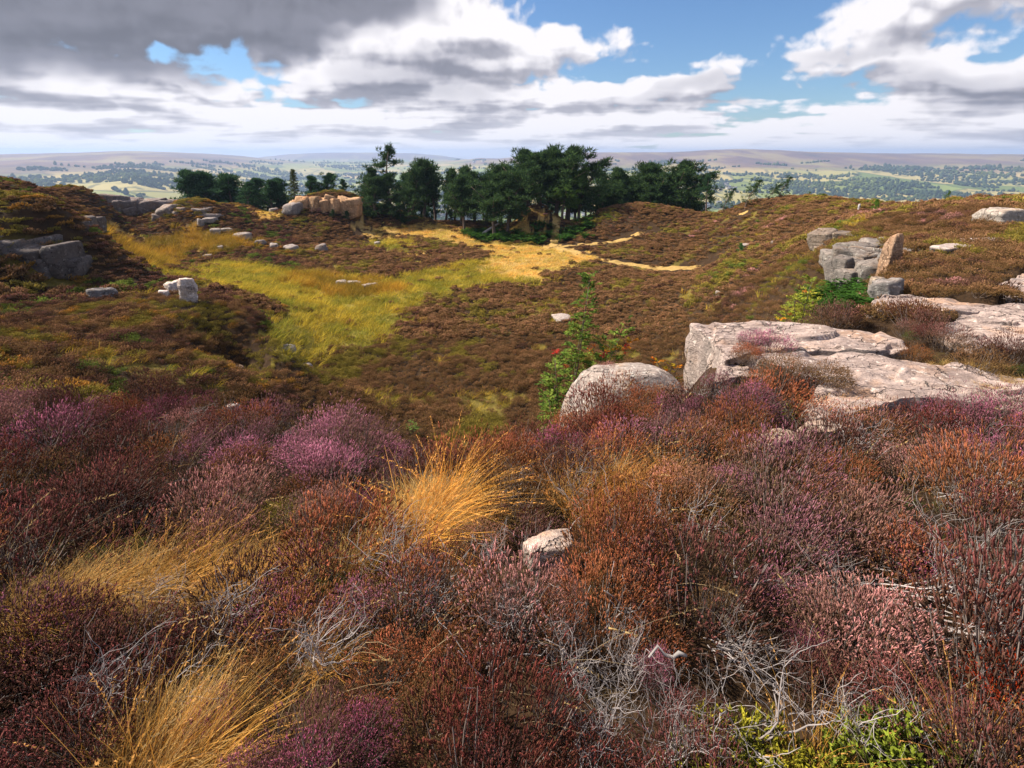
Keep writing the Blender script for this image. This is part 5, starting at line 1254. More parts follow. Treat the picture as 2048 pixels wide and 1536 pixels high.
# ------------------------------------------------------------------ grasses, bracken
def blades(mb, n, R, Lmin, Lmax, w, bend, rg, ca, cb, head=False, lean=(0.14, 0), K=5):
    a = rg.uniform(0, 6.28, n); r = R * np.sqrt(rg.uniform(0, 1, n))
    b = np.stack([np.cos(a) * r, np.sin(a) * r, np.full(n, -0.01)], 1)
    D = unit(np.stack([np.cos(a) * 0.35 + lean[0], np.sin(a) * 0.35 + lean[1], np.ones(n)], 1) + rg.normal(size=(n, 3)) * 0.16)
    L = rg.uniform(Lmin, Lmax, n); bd = unit(np.stack([D[:, 0] + lean[0], D[:, 1] + lean[1], np.zeros(n)], 1)) * (bend * rg.uniform(0.3, 1.4, n))[:, None]
    S = unit(np.cross(D, rg.normal(size=(n, 3))))
    t = np.linspace(0, 1, K)
    C0 = b[:, None] + D[:, None] * (L[:, None] * t)[:, :, None] + (bd * L[:, None])[:, None] * (t ** 2)[None, :, None] - np.array([0, 0, 1.])[None, None] * ((np.linalg.norm(bd, axis=1) * L)[:, None] * (t ** 2.5)[None] * 0.45)[:, :, None]
    wd = w * (1 - t * 0.85)
    V = np.stack([C0 - S[:, None] * wd[None, :, None], C0 + S[:, None] * wd[None, :, None]], 2).reshape(n, K * 2, 3)
    f = []
    for k in range(K - 1):
        p = 2 * k; f += [(p, p + 1, p + 2), (p + 1, p + 3, p + 2)]
    F = (np.arange(n)[:, None, None] * (K * 2) + np.array(f)[None]).reshape(-1, 3)
    tt = rg.uniform(0, 1, n)[:, None]; col = (np.asarray(ca) * (1 - tt) + np.asarray(cb) * tt) * rg.uniform(0.75, 1.25, (n, 1))
    mb.add(V.reshape(-1, 3), F, np.repeat(np.column_stack([col, np.ones(n)]), K * 2, 0))
    if head:    # feathery seed heads
        m = n // 3; I = rg.choice(n, m, replace=False); tip = C0[I, -1]; dr = unit(C0[I, -1] - C0[I, -2])
        for k in range(9):
            p = tip - dr * (0.012 * k); o = unit(rg.normal(size=(m, 3)) + dr * 1.2) * 0.016
            sd = unit(np.cross(o, dr)) * 0.0030
            Vh = np.stack([p - sd, p + sd, p + o], 1)
            mb.add(Vh.reshape(-1, 3), np.arange(m * 3).reshape(-1, 3), np.array([0.56, 0.38, 0.16, 1]))
rg = np.random.default_rng(15)
def grass_proto(n, R, a, b, w, bend, ca, cb, head, seed):
    mb = MB(); blades(mb, n, R, a, b, w, bend, np.random.default_rng(seed), ca, cb, head); return mb.mesh('grass', M_GRASS)
GTUFT = [grass_proto(150, 0.10, 0.16, 0.40, 0.0016, 0.55, (0.42, 0.27, 0.06), (0.66, 0.46, 0.16), True, 20 + i) for i in range(4)]
GSHORT = [grass_proto(130, 0.13, 0.07, 0.20, 0.0018, 0.9, (0.46, 0.31, 0.10), (0.70, 0.50, 0.22), False, 30 + i) for i in range(3)]
GREEN_T = [grass_proto(40, 0.30, 0.20, 0.42, 0.010, 0.6, (0.27, 0.23, 0.035), (0.64, 0.50, 0.08), False, 40 + i) for i in range(4)]
GOLD_T = [grass_proto(40, 0.30, 0.10, 0.26, 0.012, 0.6, (0.56, 0.36, 0.08), (0.85, 0.60, 0.18), False, 50 + i) for i in range(3)]
REED_T = [grass_proto(44, 0.22, 0.45, 0.85, 0.010, 0.25, (0.40, 0.22, 0.035), (0.68, 0.40, 0.06), False, 60 + i) for i in range(3)]
def scatter_zone(name, label, cat, protos, mask_i, sp, smin, smax, tints, r1=74, keep=1.0):
    rg = np.random.default_rng(len(name) + mask_i * 7)
    X, Y = grid_pts(9, r1, sp, 0.9, rg)
    z = zone_at(X, Y)
    m = z[mask_i] & ~z[3] & (rg.uniform(0, 1, len(X)) < keep)
    if mask_i == 0: m &= ~z[2] & ~z[1]
    X, Y = X[m], Y[m]; n = len(X)
    v = np.clip(0.5 + 0.7 * fbm(X / 2.2, Y / 2.2, 4) + rg.normal(0, .22, n), 0, 1)[:, None]
    t = (np.asarray(tints[0]) * (1 - v) + np.asarray(tints[1]) * v) * rg.uniform(0.7, 1.2, (n, 1))
    s = rg.uniform(smin, smax, n)
    rot = np.stack([rg.normal(0, .06, n), rg.normal(0, .06, n), rg.uniform(-0.8, 0.8, n)], 1)
    scatter(name, label, cat, proto_collection(protos, name), np.stack([X, Y, H(X, Y)], 1), rot, np.stack([s, s, s], 1), rg.integers(0, len(protos), n), t, t)
scatter_zone('moor_grass', 'yellow-green grass sweeping across the quarry floor', 'grass', GREEN_T, 0, 0.36, 0.45, 1.45, ((0.52, 0.66, 0.62), (1.35, 1.18, 0.95)))
scatter_zone('dry_grass', 'golden dry grass in front of the pines and along the paths', 'grass', GOLD_T, 1, 0.36, 0.6, 1.2, ((0.75, 0.9, 0.8), (1.15, 1.0, 0.9)))
scatter_zone('dry_grass', 'thin yellow grass in gaps of the quarry floor heather', 'grass', GREEN_T, 5, 0.5, 0.4, 0.9, ((0.7, 0.75, 0.7), (1.2, 0.95, 0.8)))
scatter_zone('reeds', 'orange reeds in the hollow at the left and across the grass', 'reeds', REED_T, 2, 0.36, 0.6, 1.1, ((0.48, 0.60, 0.6), (0.98, 0.98, 0.9)))
def fern_proto(seed):
    rg = np.random.default_rng(seed); mb = MB()
    for i in range(9):
        a = rg.uniform(0, 6.28); d = np.array([math.cos(a), math.sin(a), 0]); L = rg.uniform(0.5, 0.8)
        for k in range(9):
            f = k / 9; p = d * L * f * 0.9 + np.array([0, 0, 0.62 * math.sin(f * 2.2) * L + 0.1])
            s = np.array([-d[1], d[0], 0]); w = 0.24 * (1 - f) + 0.03
            for q in (-1, 1):
                mb.add(np.array([p, p + s * q * w + d * 0.05 + np.array([0, 0, rg.uniform(-.05, .03)]), p + d * 0.10]), [(0, 1, 2)], np.array([0.045, 0.105, 0.020, 1]) * rg.uniform(0.6, 1.6))
    return mb.mesh('fern', M_LEAF)
FERNS = [fern_proto(70 + i) for i in range(4)]
scatter_zone('bracken', 'dense green bracken round the foot of the sandy mound', 'bracken', FERNS, 4, 0.42, 0.7, 1.15, ((0.85, 0.95, 1.1), (1.2, 1.1, 0.8)))
def bracken_patch():
    rg = np.random.default_rng(91); P_ = []
    for i in range(80):
        px = 1680 + rg.normal() * 36; py = 612 + rg.normal() * 16
        if px > 1745 or px < 1560: continue
        q = hit(px, py, 6.5); P_.append(q)
    P_ = np.array(P_); n = len(P_); s = rg.uniform(0.4, 0.75, n)
    scatter('bracken', 'bright green bracken between the rowan bush and the rock shelf', 'bracken', proto_collection(FERNS, 'bp'), P_, np.stack([np.zeros(n), np.zeros(n), rg.uniform(0, 6, n)], 1), np.stack([s] * 3, 1), rg.integers(0, 4, n), np.tile((0.85, 0.85, 0.8), (n, 1)), np.tile((1, 1, 1), (n, 1)))
bracken_patch()

# ------------------------------------------------------------------ the bushes one can tell apart in the foreground
BPROTO = []
for i in range(7):
    a, b = bush_meshes(500 + i, 0.25, 0.30, 2300, 0.0165, 0.00175, 1.0 if i < 5 else 0.7, 5, 80, 0.25, True, 0.0020)
    BPROTO.append((a.mesh('sprigs', M_HEATH), b.mesh('stems', M_HEATH)))
BARE = []
for i in range(3):     # leggy old bushes, grey stems showing below a thin head of sprigs
    a, b = bush_meshes(520 + i, 0.25, 0.36, 1700, 0.0165, 0.00175, 0.9, 4, 150, 0.35, True, 0.0024, 0.45)
    BARE.append((a.mesh('sprigs', M_HEATH), b.mesh('stems', M_HEATH)))
BUSHES = [   # px, py of the head, width px, kind, leggy, label
    (1150, 835, 130, 'rust', 0, 'rusty heather bush at the left foot of the white boulder'), (1205, 815, 110, 'salmon', 0, 'salmon heather against the front of the white boulder'), (1345, 800, 110, 'mauve', 0, 'dusky pink heather at the right foot of the white boulder'),
    (1740, 1235, 230, 'dusky', 0, 'large domed pale pink heather bush low on the right'), (1180, 868, 110, 'magenta', 0, 'deep magenta heather bush below the white boulder'), (1465, 925, 110, 'pink', 0, 'bright pink heather tuft on top of a rusty hump right of centre'),
    (950, 1050, 130, 'salmon', 0, 'salmon-pink heather bush left of the small pale stone'), (850, 1115, 90, 'pink', 1, 'purple-tipped leggy heather with pale grey stems, centre'), (1250, 1115, 190, 'rust', 0, 'wide rust-red heather bush right of the small pale stone'), (1110, 1140, 110, 'dusky', 0, 'pinkish heather bush directly below the small pale stone'),
    (1000, 1200, 100, 'dusky', 1, 'small pale pink heather with twisted grey stems in the centre'), (1590, 1040, 150, 'pink', 0, 'lilac-pink heather bush on the right, above the long dead stems'), (1560, 1150, 140, 'pink', 0, 'lilac heather bush left of the large domed one'), (1690, 1065, 120, 'dusky', 0, 'pale heather bush at the top end of the long dead stems'),
    (1850, 1085, 130, 'magenta', 0, 'reddish-pink heather bush above the long dead stems at the right'), (1350, 960, 150, 'salmon', 0, 'salmon heather hump right of the golden grass'), (1240, 1025, 130, 'mauve', 0, 'mauve heather bush above the wide rust-red one'), (1640, 965, 130, 'rust', 0, 'russet heather bush below the grey dead heather'),
    (1500, 785, 120, 'mauve', 0, 'mauve heather bush at the front of the small pale ledge'), (1350, 850, 130, 'pink', 0, 'pink heather bush right of the magenta one'), (1260, 815, 170, 'rust', 0, 'rusty heather bank lapping against the white boulder'), (1500, 672, 60, 'pink', 0, 'pink heather tuft growing on the end of the long slab'), (1490, 700, 66, 'rust', 0, 'round reddish heather cushion on the long slab'),
    (1650, 740, 90, 'brown', 0, 'dark brown heather bush between the long slab and the cracked bed'), (1560, 725, 90, 'brown', 0, 'brown heather spreading from the reddish cushion'), (1210, 730, 60, 'dusky', 0, 'little pink heather growing out of the top of the white boulder'), (1885, 815, 120, 'mauve', 0, 'dusky purple heather bush in front of the cracked bed'),
    (650, 975, 120, 'dusky', 0, 'pale pink heather bush left of the golden grass plume'), (715, 985, 70, 'magenta', 0, 'small bright magenta heather beside the golden grass plume'), (470, 900, 160, 'pink', 0, 'pink heather bush at the left end of the pink bank'), (600, 890, 180, 'pink', 0, 'pink heather bush in the middle of the pink bank'), (745, 885, 150, 'pink', 0, 'pink heather bush at the right end of the pink bank'), (810, 925, 110, 'brown', 0, 'brown heather bush under the right end of the pink bank'),
    (560, 1000, 110, 'olive', 0, 'olive-brown heather bush in the hollow below the pink bank'), (430, 1025, 110, 'dusky', 0, 'wispy pinkish heather behind the tall golden grass'), (975, 985, 90, 'mauve', 0, 'mauve heather just right of the golden grass plume'), (1060, 1005, 90, 'maroon', 0, 'dark heather bush above the small pale stone'),
    (690, 1175, 140, 'mauve', 0, 'purple heather bush below the centre strip of dry grass'), (540, 1190, 160, 'mauve', 0, 'dull mauve heather below the tall golden grass'), (760, 1290, 150, 'rust', 0, 'orange-brown heather bush left of the leggy centre one'), (890, 1270, 150, 'rust', 0, 'russet heather bush under the leggy centre one'), (850, 1370, 130, 'brown', 0, 'brown heather bush above the crimson patch'),
    (720, 1420, 110, 'magenta', 0, 'pink-purple heather bush at the bottom left of centre'), (600, 1495, 150, 'magenta', 0, 'magenta heather bush on the bottom edge left of centre'), (480, 1510, 110, 'mauve', 0, 'mauve heather bush on the bottom edge beside the tall grass'), (420, 1395, 100, 'mauve', 0, 'lilac heather bush behind the tall grass at bottom left'), (940, 1405, 120, 'crimson', 0, 'dark crimson heather bush at the bottom centre'), (1090, 1385, 120, 'crimson', 1, 'bright crimson heather with grey stems beside it, bottom centre'), (1180, 1500, 190, 'crimson', 0, 'blood-red heather bush on the bottom edge right of centre'), (1000, 1500, 150, 'maroon', 0, 'dull red heather bush on the bottom edge in the centre'),
    (1120, 1240, 110, 'rust', 1, 'rusty leggy heather with a fan of grey stems, centre right'), (1300, 1235, 140, 'rust', 0, 'orange-brown heather bush above the dead branches'), (1430, 1190, 120, 'brown', 1, 'brown heather over slanting bare stems'), (1310, 1310, 70, 'pink', 0, 'small pink heather sprig beside the white dead root'), (1610, 1260, 80, 'magenta', 0, 'small magenta heather left of the large domed bush'), (1640, 1320, 130, 'maroon', 0, 'dark red heather bush below the large domed one'), (1390, 1400, 120, 'maroon', 0, 'dark brown heather bush left of the bare dead branches'),
    (1830, 1380, 170, 'maroon', 0, 'dull red heather above the green plants at bottom right'), (2020, 1200, 130, 'crimson', 0, 'scarlet-leaved bush at the right edge'), (2030, 1330, 120, 'crimson', 0, 'scarlet-leaved bush at the right edge below the first one'), (1970, 1440, 150, 'maroon', 1, 'dark tangled heather at the bottom right edge'), (250, 1290, 220, 'maroon', 0, 'broad dark maroon heather bush at the left'), (80, 1260, 200, 'maroon', 0, 'dark maroon heather bush at the left edge'), (110, 1440, 200, 'maroon', 0, 'dark heather bush in the bottom left corner'), (500, 1335, 130, 'brown', 0, 'brown heather bush right of the dark hollow'), (280, 1420, 130, 'brown', 0, 'dull brown heather behind the tall grass at the bottom left')]
RED2 = {'scarlet': ((0.60, 0.07, 0.02), (0.16, 0.03, 0.015))}
rg = np.random.default_rng(31)
for i, (px, py, w, kind, leggy, lab) in enumerate(BUSHES):
    q = hit(px, py + w * 0.18, extra=0.13)
    if 'on the end of the long slab' in lab or 'on the long slab' in lab or 'long slab and' in lab or 'from the reddish cushion' in lab:
        q = plane_pt(px, py + w * 0.3, -2.22)
    if 'out of the top of the white boulder' in lab: q = at(px, py + 18, 5.75); q[2] -= 0.02
    dist = math.sqrt(q[0] ** 2 + q[1] ** 2 + 3.0)
    R = w / FPX * dist / 2
    s = min(R / 0.25, 1.25)
    pr = BARE[i % 3] if leggy else BPROTO[i % 7]
    p1, p2 = RED2['scarlet'] if 'scarlet' in lab else PAL[kind]
    p1 = [v * 0.84 for v in p1]
    r = thing('heather_bush' if 'scarlet' not in lab else 'bilberry_bush', lab, 'heather' if 'scarlet' not in lab else 'shrub', (q[0], q[1], q[2] - 0.02), (rg.normal() * .08, rg.normal() * .08, rg.uniform(-.8, .8)), (s, s, max(0.7, min(s, 1.5)) * (1.25 if leggy else 1.05)))
    for nm, me in (('sprigs', pr[0]), ('stems', pr[1])):
        o = add_obj(nm, me, r); o['tint'] = [float(v) for v in p1]; o['tint2'] = [float(v) for v in p2]

# ------------------------------------------------------------------ bare dead heather, bleached and twisted
def dead_twigs(seed, R, h, nmain, r0, lie=0.0):
    rg = np.random.default_rng(seed); st = MB(); tw = MB()
    def grow(p, d, L, r, lev, mb):
        n = 7; pts = [p]
        for i in range(n - 1):
            d = unit(d + rg.normal(size=3) * 0.30 + np.array([0.05, 0, 0.05 - lie * 0.06])); p = p + d * L / (n - 1)
            if p[2] < 0.01: p[2] = 0.01 + rg.uniform(0, 0.02); d[2] = abs(d[2])
            pts.append(p)
        g = rg.uniform(0.75, 1.25)
        V, F = tube(np.array(pts), np.linspace(r, r * 0.45, n), 4 if lev == 0 else 3); mb.add(V, F, np.array([0.38 * g, 0.34 * g, 0.33 * g, 1]))
        if lev < 2:
            for k in range(4 if lev == 0 else 3):
                j = rg.integers(2, n); grow(pts[j], unit(d + rg.normal(size=3) * 0.75 + np.array([0, 0, 0.15])), L * rg.uniform(0.4, 0.7), r * 0.5, lev + 1, tw)
    for i in range(nmain):
        a = rg.uniform(0, 6.28) if lie < 0.5 else rg.normal(0.0, 0.5)
        d = unit(np.array([math.cos(a) * (0.6 + lie), math.sin(a) * (0.6 + lie * 0.4), 1.0 - lie * 0.75]))
        grow(np.array([rg.normal() * R * 0.25, rg.normal() * R * 0.25, 0.0]), d, h * rg.uniform(0.7, 1.2), r0 * rg.uniform(0.7, 1.3), 0, st)
    return st.mesh('stems', M_WOOD, True), tw.mesh('twigs', M_WOOD, True)
TWP = [dead_twigs(600 + i, 0.15, 0.34, 11, 0.0042, 0.15) for i in range(3)] + [dead_twigs(610 + i, 0.15, 0.55, 13, 0.0042, 0.85) for i in range(2)] + [dead_twigs(620, 0.10, 0.34, 7, 0.0070, 0.3)]
TWIGS = [(770, 1065, 130, 0, 0.0, 'grey dead heather stems beside the golden grass plume'), (640, 1260, 150, 1, 0.5, 'pale bare heather twigs left of centre above the crimson patch'), (870, 1175, 110, 2, 0.2, 'fan of pale stems under the purple-tipped leggy heather'), (1140, 1290, 150, 0, 2.0, 'fan of grey dead stems in the centre right foreground'), (1255, 1290, 120, 1, 1.2, 'silvery dead twigs around the white dead root'), (1510, 1410, 190, 5, 0.3, 'thick bleached dead branches twisting up above the green plants'),
         (1200, 1430, 150, 2, 0.9, 'pale tangle of dead stems beside the crimson heather'), (1690, 880, 150, 0, 0.7, 'grey dead heather bush below the cracked rock bed'), (1780, 1110, 230, 3, -0.75, 'long grey dead stems slanting down to the right'), (1880, 1180, 230, 4, -0.70, 'bundle of long pale dead stems at the right'), (1900, 950, 150, 3, -0.4, 'grey wind-laid stems near the right edge'), (1720, 1420, 140, 1, 0.1, 'thin pale dead twigs above the green plants at the right'), (1030, 950, 80, 2, 1.0, 'thin grey twigs above the small pale stone'), (1430, 1230, 130, 3, -0.9, 'bare stems slanting under the brown heather'), (300, 1180, 110, 1, 0.3, 'bleached twigs lying in the dry grass at the left'), (1330, 1470, 130, 3, 0.4, 'dead stems curving over yellow moss near the bottom'), (240, 1010, 110, 0, 0.0, 'grey twigs in the dark heather at the left')]
for i, (px, py, w, k, rz, lab) in enumerate(TWIGS):
    q = hit(px, py + w * 0.2, extra=0.12); dist = math.sqrt(q[0] ** 2 + q[1] ** 2 + 3.0)
    s = w / FPX * dist / 0.40 * 0.62
    r = thing('dead_heather', lab, 'dead plant', (q[0], q[1], q[2] + 0.05), (0, 0, rz), s)
    for nm, me in zip(('stems', 'twigs'), TWP[k]):
        o = add_obj(nm, me, r); g = rg.uniform(0.7, 0.95); o['tint'] = [g, g * 0.97, g * 0.95]
def dead_root():
    q = hit(1330, 1290, extra=0.2); rg = np.random.default_rng(8)
    mb = MB(); pts = np.array([[-0.05, 0, 0], [-0.02, 0.01, 0.035], [0.0, 0, 0.012], [0.03, 0.0, 0.0], [0.05, 0.005, 0.012], [0.075, 0.0, 0.006]])
    V, F = tube(pts, [0.004, 0.005, 0.005, 0.006, 0.008, 0.005], 7); mb.add(V, F, np.array([0.30, 0.27, 0.25, 1]))
    o = add_obj('dead_root', mb.mesh('dead_root', M_WOOD, True), None, (q[0], q[1], q[2] + 0.15)); o['tint'] = [1.0, 1.0, 1.0]
    tag(o, 'small bleached white root among the dead twigs', 'root')
dead_root()

# ------------------------------------------------------------------ golden grass tufts
TUFTS = [(345, 1120, 150, 0, 'tall golden grass tuft with seed heads at the left'), (430, 1140, 120, 1, 'golden grass tuft right of the tall one'), (250, 1165, 120, 2, 'golden grass tuft left of the tall one'), (160, 1185, 100, 3, 'thin golden grass near the left edge'), (60, 1205, 100, 1, 'golden grass at the left edge'), (560, 1125, 110, 2, 'pale dry grass tuft in the middle of the dry strip'), (505, 1140, 100, 0, 'dry grass tuft between the tall tuft and the dry strip'), (870, 990, 120, 0, 'bright glowing golden grass plume left of centre'), (905, 970, 100, 2, 'bright golden grass behind the plume'), (825, 1045, 110, 1, 'golden grass below the plume'), (790, 1080, 100, 3, 'orange grass at the lower end of the plume'), (730, 1095, 90, 2, 'dry orange grass at the right end of the dry strip'),
         (1165, 975, 150, 3, 'orange grass clump above the small pale stone'), (1120, 950, 110, 0, 'orange grass left of the orange clump'), (1240, 935, 130, 1, 'nodding orange grass below the magenta heather'), (1215, 985, 120, 2, 'orange grass right of the orange clump'), (1335, 925, 80, 1, 'little golden grass tuft right of the nodding orange grass'), (1340, 1000, 90, 0, 'golden grass leaning over the salmon heather hump'), (330, 1500, 190, 0, 'tall golden grass at the bottom left'), (420, 1500, 130, 3, 'thin golden stems right of the tall grass at the bottom left'), (240, 1520, 150, 2, 'golden grass on the bottom edge near the left corner'), (650, 1290, 70, 3, 'two long golden stems standing in the pale twigs'), (1640, 1500, 120, 2, 'straw-coloured dry grass between the green plants at the bottom'), (1960, 1490, 110, 1, 'curving golden grass at the bottom right'), (1650, 820, 80, 1, 'green-gold grass at the corner of the cracked bed'), (960, 1020, 60, 3, 'thin orange grass beside the salmon heather')]
for i, (px, py, w, k, lab) in enumerate(TUFTS):
    q = hit(px, py + w * 0.25, extra=0.06); dist = math.sqrt(q[0] ** 2 + q[1] ** 2 + 3.0)
    s = min(max(w / FPX * dist / 0.40, 0.5), 1.1)
    o = add_obj('grass_tuft', GTUFT[k], None, (q[0], q[1], q[2]), (rg.normal() * .08, rg.normal() * .08, rg.uniform(-.6, .6)), (s, s, s * 1.0))
    tag(o, lab, 'grass')
    t = (1.15, 0.90, 0.68) if 'orange' not in lab else (1.05, 0.70, 0.5)
    if 'bright' in lab or 'below the plume' in lab: t = (1.5, 1.10, 0.72); o.scale = (1.25, 1.25, 1.25)
    o['tint'] = list(t)
def dry_strip():
    P_ = []; rg = np.random.default_rng(44)
    for (gx, gy, gr) in GRASSY[:12]:
        n = int(16 * (gr / 0.12) ** 1.2)
        a = rg.uniform(0, 6.28, n); r = gr * 1.1 * np.sqrt(rg.uniform(0, 1, n))
        P_.append(np.stack([gx + np.cos(a) * r, gy + np.sin(a) * r], 1))
    # grass on the cracked rock bed
    pl = np.array([plane_pt(a, b, -2.24)[:2] for a, b in ((1900, 735), (1960, 732), (2040, 756), (2100, 775), (1960, 775), (1990, 765), (1760, 742))])
    P_.append(pl[rg.integers(0, 6, 60)] + rg.normal(size=(60, 2)) * np.array([0.22, 0.07]))
    P_ = np.vstack(P_); n = len(P_); z = H(P_[:, 0], P_[:, 1])
    z[-60:] = -2.25
    s = rg.uniform(0.5, 1.1, n); s[-60:] *= 0.4
    scatter('dry_grass', 'short straw-coloured grass between the foreground heather and on the cracked bed', 'grass', proto_collection(GSHORT, 'gs'), np.column_stack([P_, z]), np.stack([rg.normal(0, .2, n), rg.normal(0, .2, n), rg.uniform(-1, 1, n)], 1), np.stack([s] * 3, 1), rg.integers(0, 3, n), np.tile((1.0, 0.92, 0.85), (n, 1)) * rg.uniform(0.7, 1.2, (n, 1)), np.ones((n, 3)))
dry_strip()
# loose thin stalks all over the foreground
def stalks():
    rg = np.random.default_rng(48)
    pr = [grass_proto(9, 0.12, 0.22, 0.46, 0.0012, 0.6, (0.34, 0.24, 0.12), (0.55, 0.42, 0.25), True, 90 + i) for i in range(3)]
    X, Y = grid_pts(0.9, 6.5, 0.33, 0.98, rg); m = ~on_rock(X, Y) & (pnoise(X * 0.9, Y * 0.9) > -0.1); X, Y = X[m], Y[m]; n = len(X)
    s = rg.uniform(0.7, 1.15, n)
    scatter('dry_stalks', 'thin dry grass stalks standing among the foreground heather', 'grass', proto_collection(pr, 'sk'), np.stack([X, Y, H(X, Y)], 1), np.stack([rg.normal(0, .15, n), rg.normal(0, .15, n), rg.uniform(-1, 1, n)], 1), np.stack([s] * 3, 1), rg.integers(0, 3, n), np.ones((n, 3)), np.ones((n, 3)))
    tp = []
    for i in range(3):
        a, b = dead_twigs(640 + i, 0.16, 0.30, 7, 0.0030, 0.3); tp += [a, b]
    X, Y = grid_pts(0.9, 6.5, 0.36, 0.98, rg); m = ~on_rock(X, Y) & (pnoise(X * 0.8 + 5, Y * 0.8) > 0.05); X, Y = X[m], Y[m]; n = len(X); s = rg.uniform(0.6, 1.0, n)
    g = rg.uniform(0.45, 0.95, (n, 1)) * np.ones((1, 3))
    scatter('dead_stems', 'grey dead stems showing through the foreground heather', 'dead stems', proto_collection(tp, 'dt'), np.stack([X, Y, H(X, Y) + 0.03], 1), np.stack([rg.normal(0, .2, n), rg.normal(0, .2, n), rg.uniform(-3, 3, n)], 1), np.stack([s] * 3, 1), rg.integers(0, 6, n), g, g)
stalks()

# ------------------------------------------------------------------ yellow-green crowberry at the bottom right
CROW = []
for i in range(3):
    a, b = bush_meshes(540 + i, 0.22, 0.20, 620, 0.030, 0.0055, 0.95, 5, 30, 0.1, True, 0.0025)
    CROW.append((a.mesh('sprigs', M_HEATH), b.mesh('stems', M_HEATH)))
CR = [(1440, 1480, 150, 'yellow-green crowberry bush on the bottom edge left of the dead branches'), (1530, 1470, 150, 'yellow-green crowberry bush directly below the dead branches'), (1490, 1530, 150, 'green crowberry sprawling over the bottom edge right of centre'), (1760, 1490, 150, 'dark green crowberry bush on the bottom edge at the right'), (1860, 1480, 160, 'green crowberry bush near the bottom right corner'), (1680, 1530, 110, 'yellowish crowberry beside the straw-coloured grass'), (1360, 1525, 100, 'small green crowberry beside the blood-red heather'), (1590, 820, 80, 'bright green moss-like cushion at the corner of the cracked bed')]
for i, (px, py, w, lab) in enumerate(CR):
    q = hit(px, py + w * 0.15, extra=0.1); dist = math.sqrt(q[0] ** 2 + q[1] ** 2 + 3.0); s = w / FPX * dist / 2 / 0.22
    r = thing('crowberry_bush', lab, 'shrub', (q[0], q[1], q[2] - 0.01), (0, 0, i * 1.3), (s, s, min(s, 1.1)))
    p1 = (0.36, 0.31, 0.03) if i not in (3, 4) else (0.22, 0.26, 0.03)
    for nm, me in zip(('sprigs', 'stems'), CROW[i % 3]):
        o = add_obj(nm, me, r); o['tint'] = list(p1); o['tint2'] = [0.08, 0.10, 0.02]

# ------------------------------------------------------------------ the far country: woods, hedgerow trees, houses
def far_tree_proto(seed, pointed=False):
    rg = np.random.default_rng(seed); mb = MB()
    V, F = ICO[2]; V = V.copy()
    V *= (1 + 0.30 * n3d(V, 1.8, seed))[:, None]
    V[:, 2] = V[:, 2] * 0.85 + 0.75
    if pointed: V[:, :2] *= np.clip(1.25 - V[:, 2] * 0.45, 0.2, 1.2)[:, None]; V[:, 2] *= 1.5
    c = np.array([1.0, 1.0, 1.0, 1])
    col = np.tile(c, (len(V), 1)); col[:, :3] *= rg.uniform(0.7, 1.3, (len(V), 1))
    mb.add(V, F, col)
    V, F = tube(np.array([[0, 0, -0.1], [0, 0, 0.6]]), [0.09, 0.06], 5); mb.add(V, F, np.array([1.2, 0.8, 0.6, 1]))
    return mb.mesh('far_tree', M_LEAF)
FT = [far_tree_proto(700 + i, i == 3) for i in range(4)]
def far_points():
    rg = np.random.default_rng(61); out = []
    n = 150000
    az = rg.uniform(-0.95, 0.95, n); r = np.exp(rg.uniform(math.log(260), math.log(5200), n))
    X, Y = np.sin(az) * r, np.cos(az) * r; Zz = H(X, Y)
    f = fbm(X / 330.0 + 3, Y / 200.0, 4); left = az < -0.25
    thr = np.where(left, 0.10, 0.30) + np.where(r < 900, -0.30, 0) + sstep(Zz, -70, -20) * 0.7 + np.where(r > 3200, 0.3, 0)
    m = (f > thr)
    # woodland seen in the photo on the opposite side of the valley
    for (px, py, w, h) in ((1750, 368, 130, 11), (1930, 352, 110, 7), (1760, 340, 60, 5), (1850, 345, 90, 6), (1990, 338, 70, 5), (1560, 352, 60, 5), (1700, 385, 150, 9), (1830, 392, 120, 8), (1600, 378, 80, 7), (1950, 372, 50, 4), (60, 365, 110, 12), (200, 358, 120, 10), (320, 368, 70, 8), (90, 340, 60, 4)):
        q = hit(px, py, 250); sx = w / FPX * q[1]; sy = max(h / FPX * q[1] * 9, 60)
        m |= (((X - q[0]) / sx) ** 2 + ((Y - q[1]) / sy) ** 2 < 0.8 + 0.7 * f)
    X, Y, Zz, r = X[m], Y[m], Zz[m], r[m]
    keep = rg.uniform(0, 1, len(X)) < np.clip((r / 2600) ** 0.4, 0.3, 1) * 0.75
    out.append(np.stack([X, Y, Zz], 1)[keep])
    H_ = []
    for i in range(260):      # hedgerows
        a = rg.uniform(-0.95, 0.95); rr = math.exp(rg.uniform(math.log(500), math.log(4200))); x, y = math.sin(a) * rr, math.cos(a) * rr
        th = rg.normal(0, 0.35) + (math.pi / 2 if rg.uniform() < 0.35 else 0); L = rg.uniform(80, 300); k = int(L / 11)
        t = np.linspace(0, L, k); t = t[rg.uniform(0, 1, k) < 0.7]
        H_.append(np.stack([x + np.cos(th) * t + rg.normal(0, 2, len(t)), y + np.sin(th) * t + rg.normal(0, 2, len(t))], 1))
    H_ = np.vstack(H_); hz = H(H_[:, 0], H_[:, 1]); ok = hz < -35
    out.append(np.column_stack([H_, hz])[ok])
    return np.vstack(out), rg
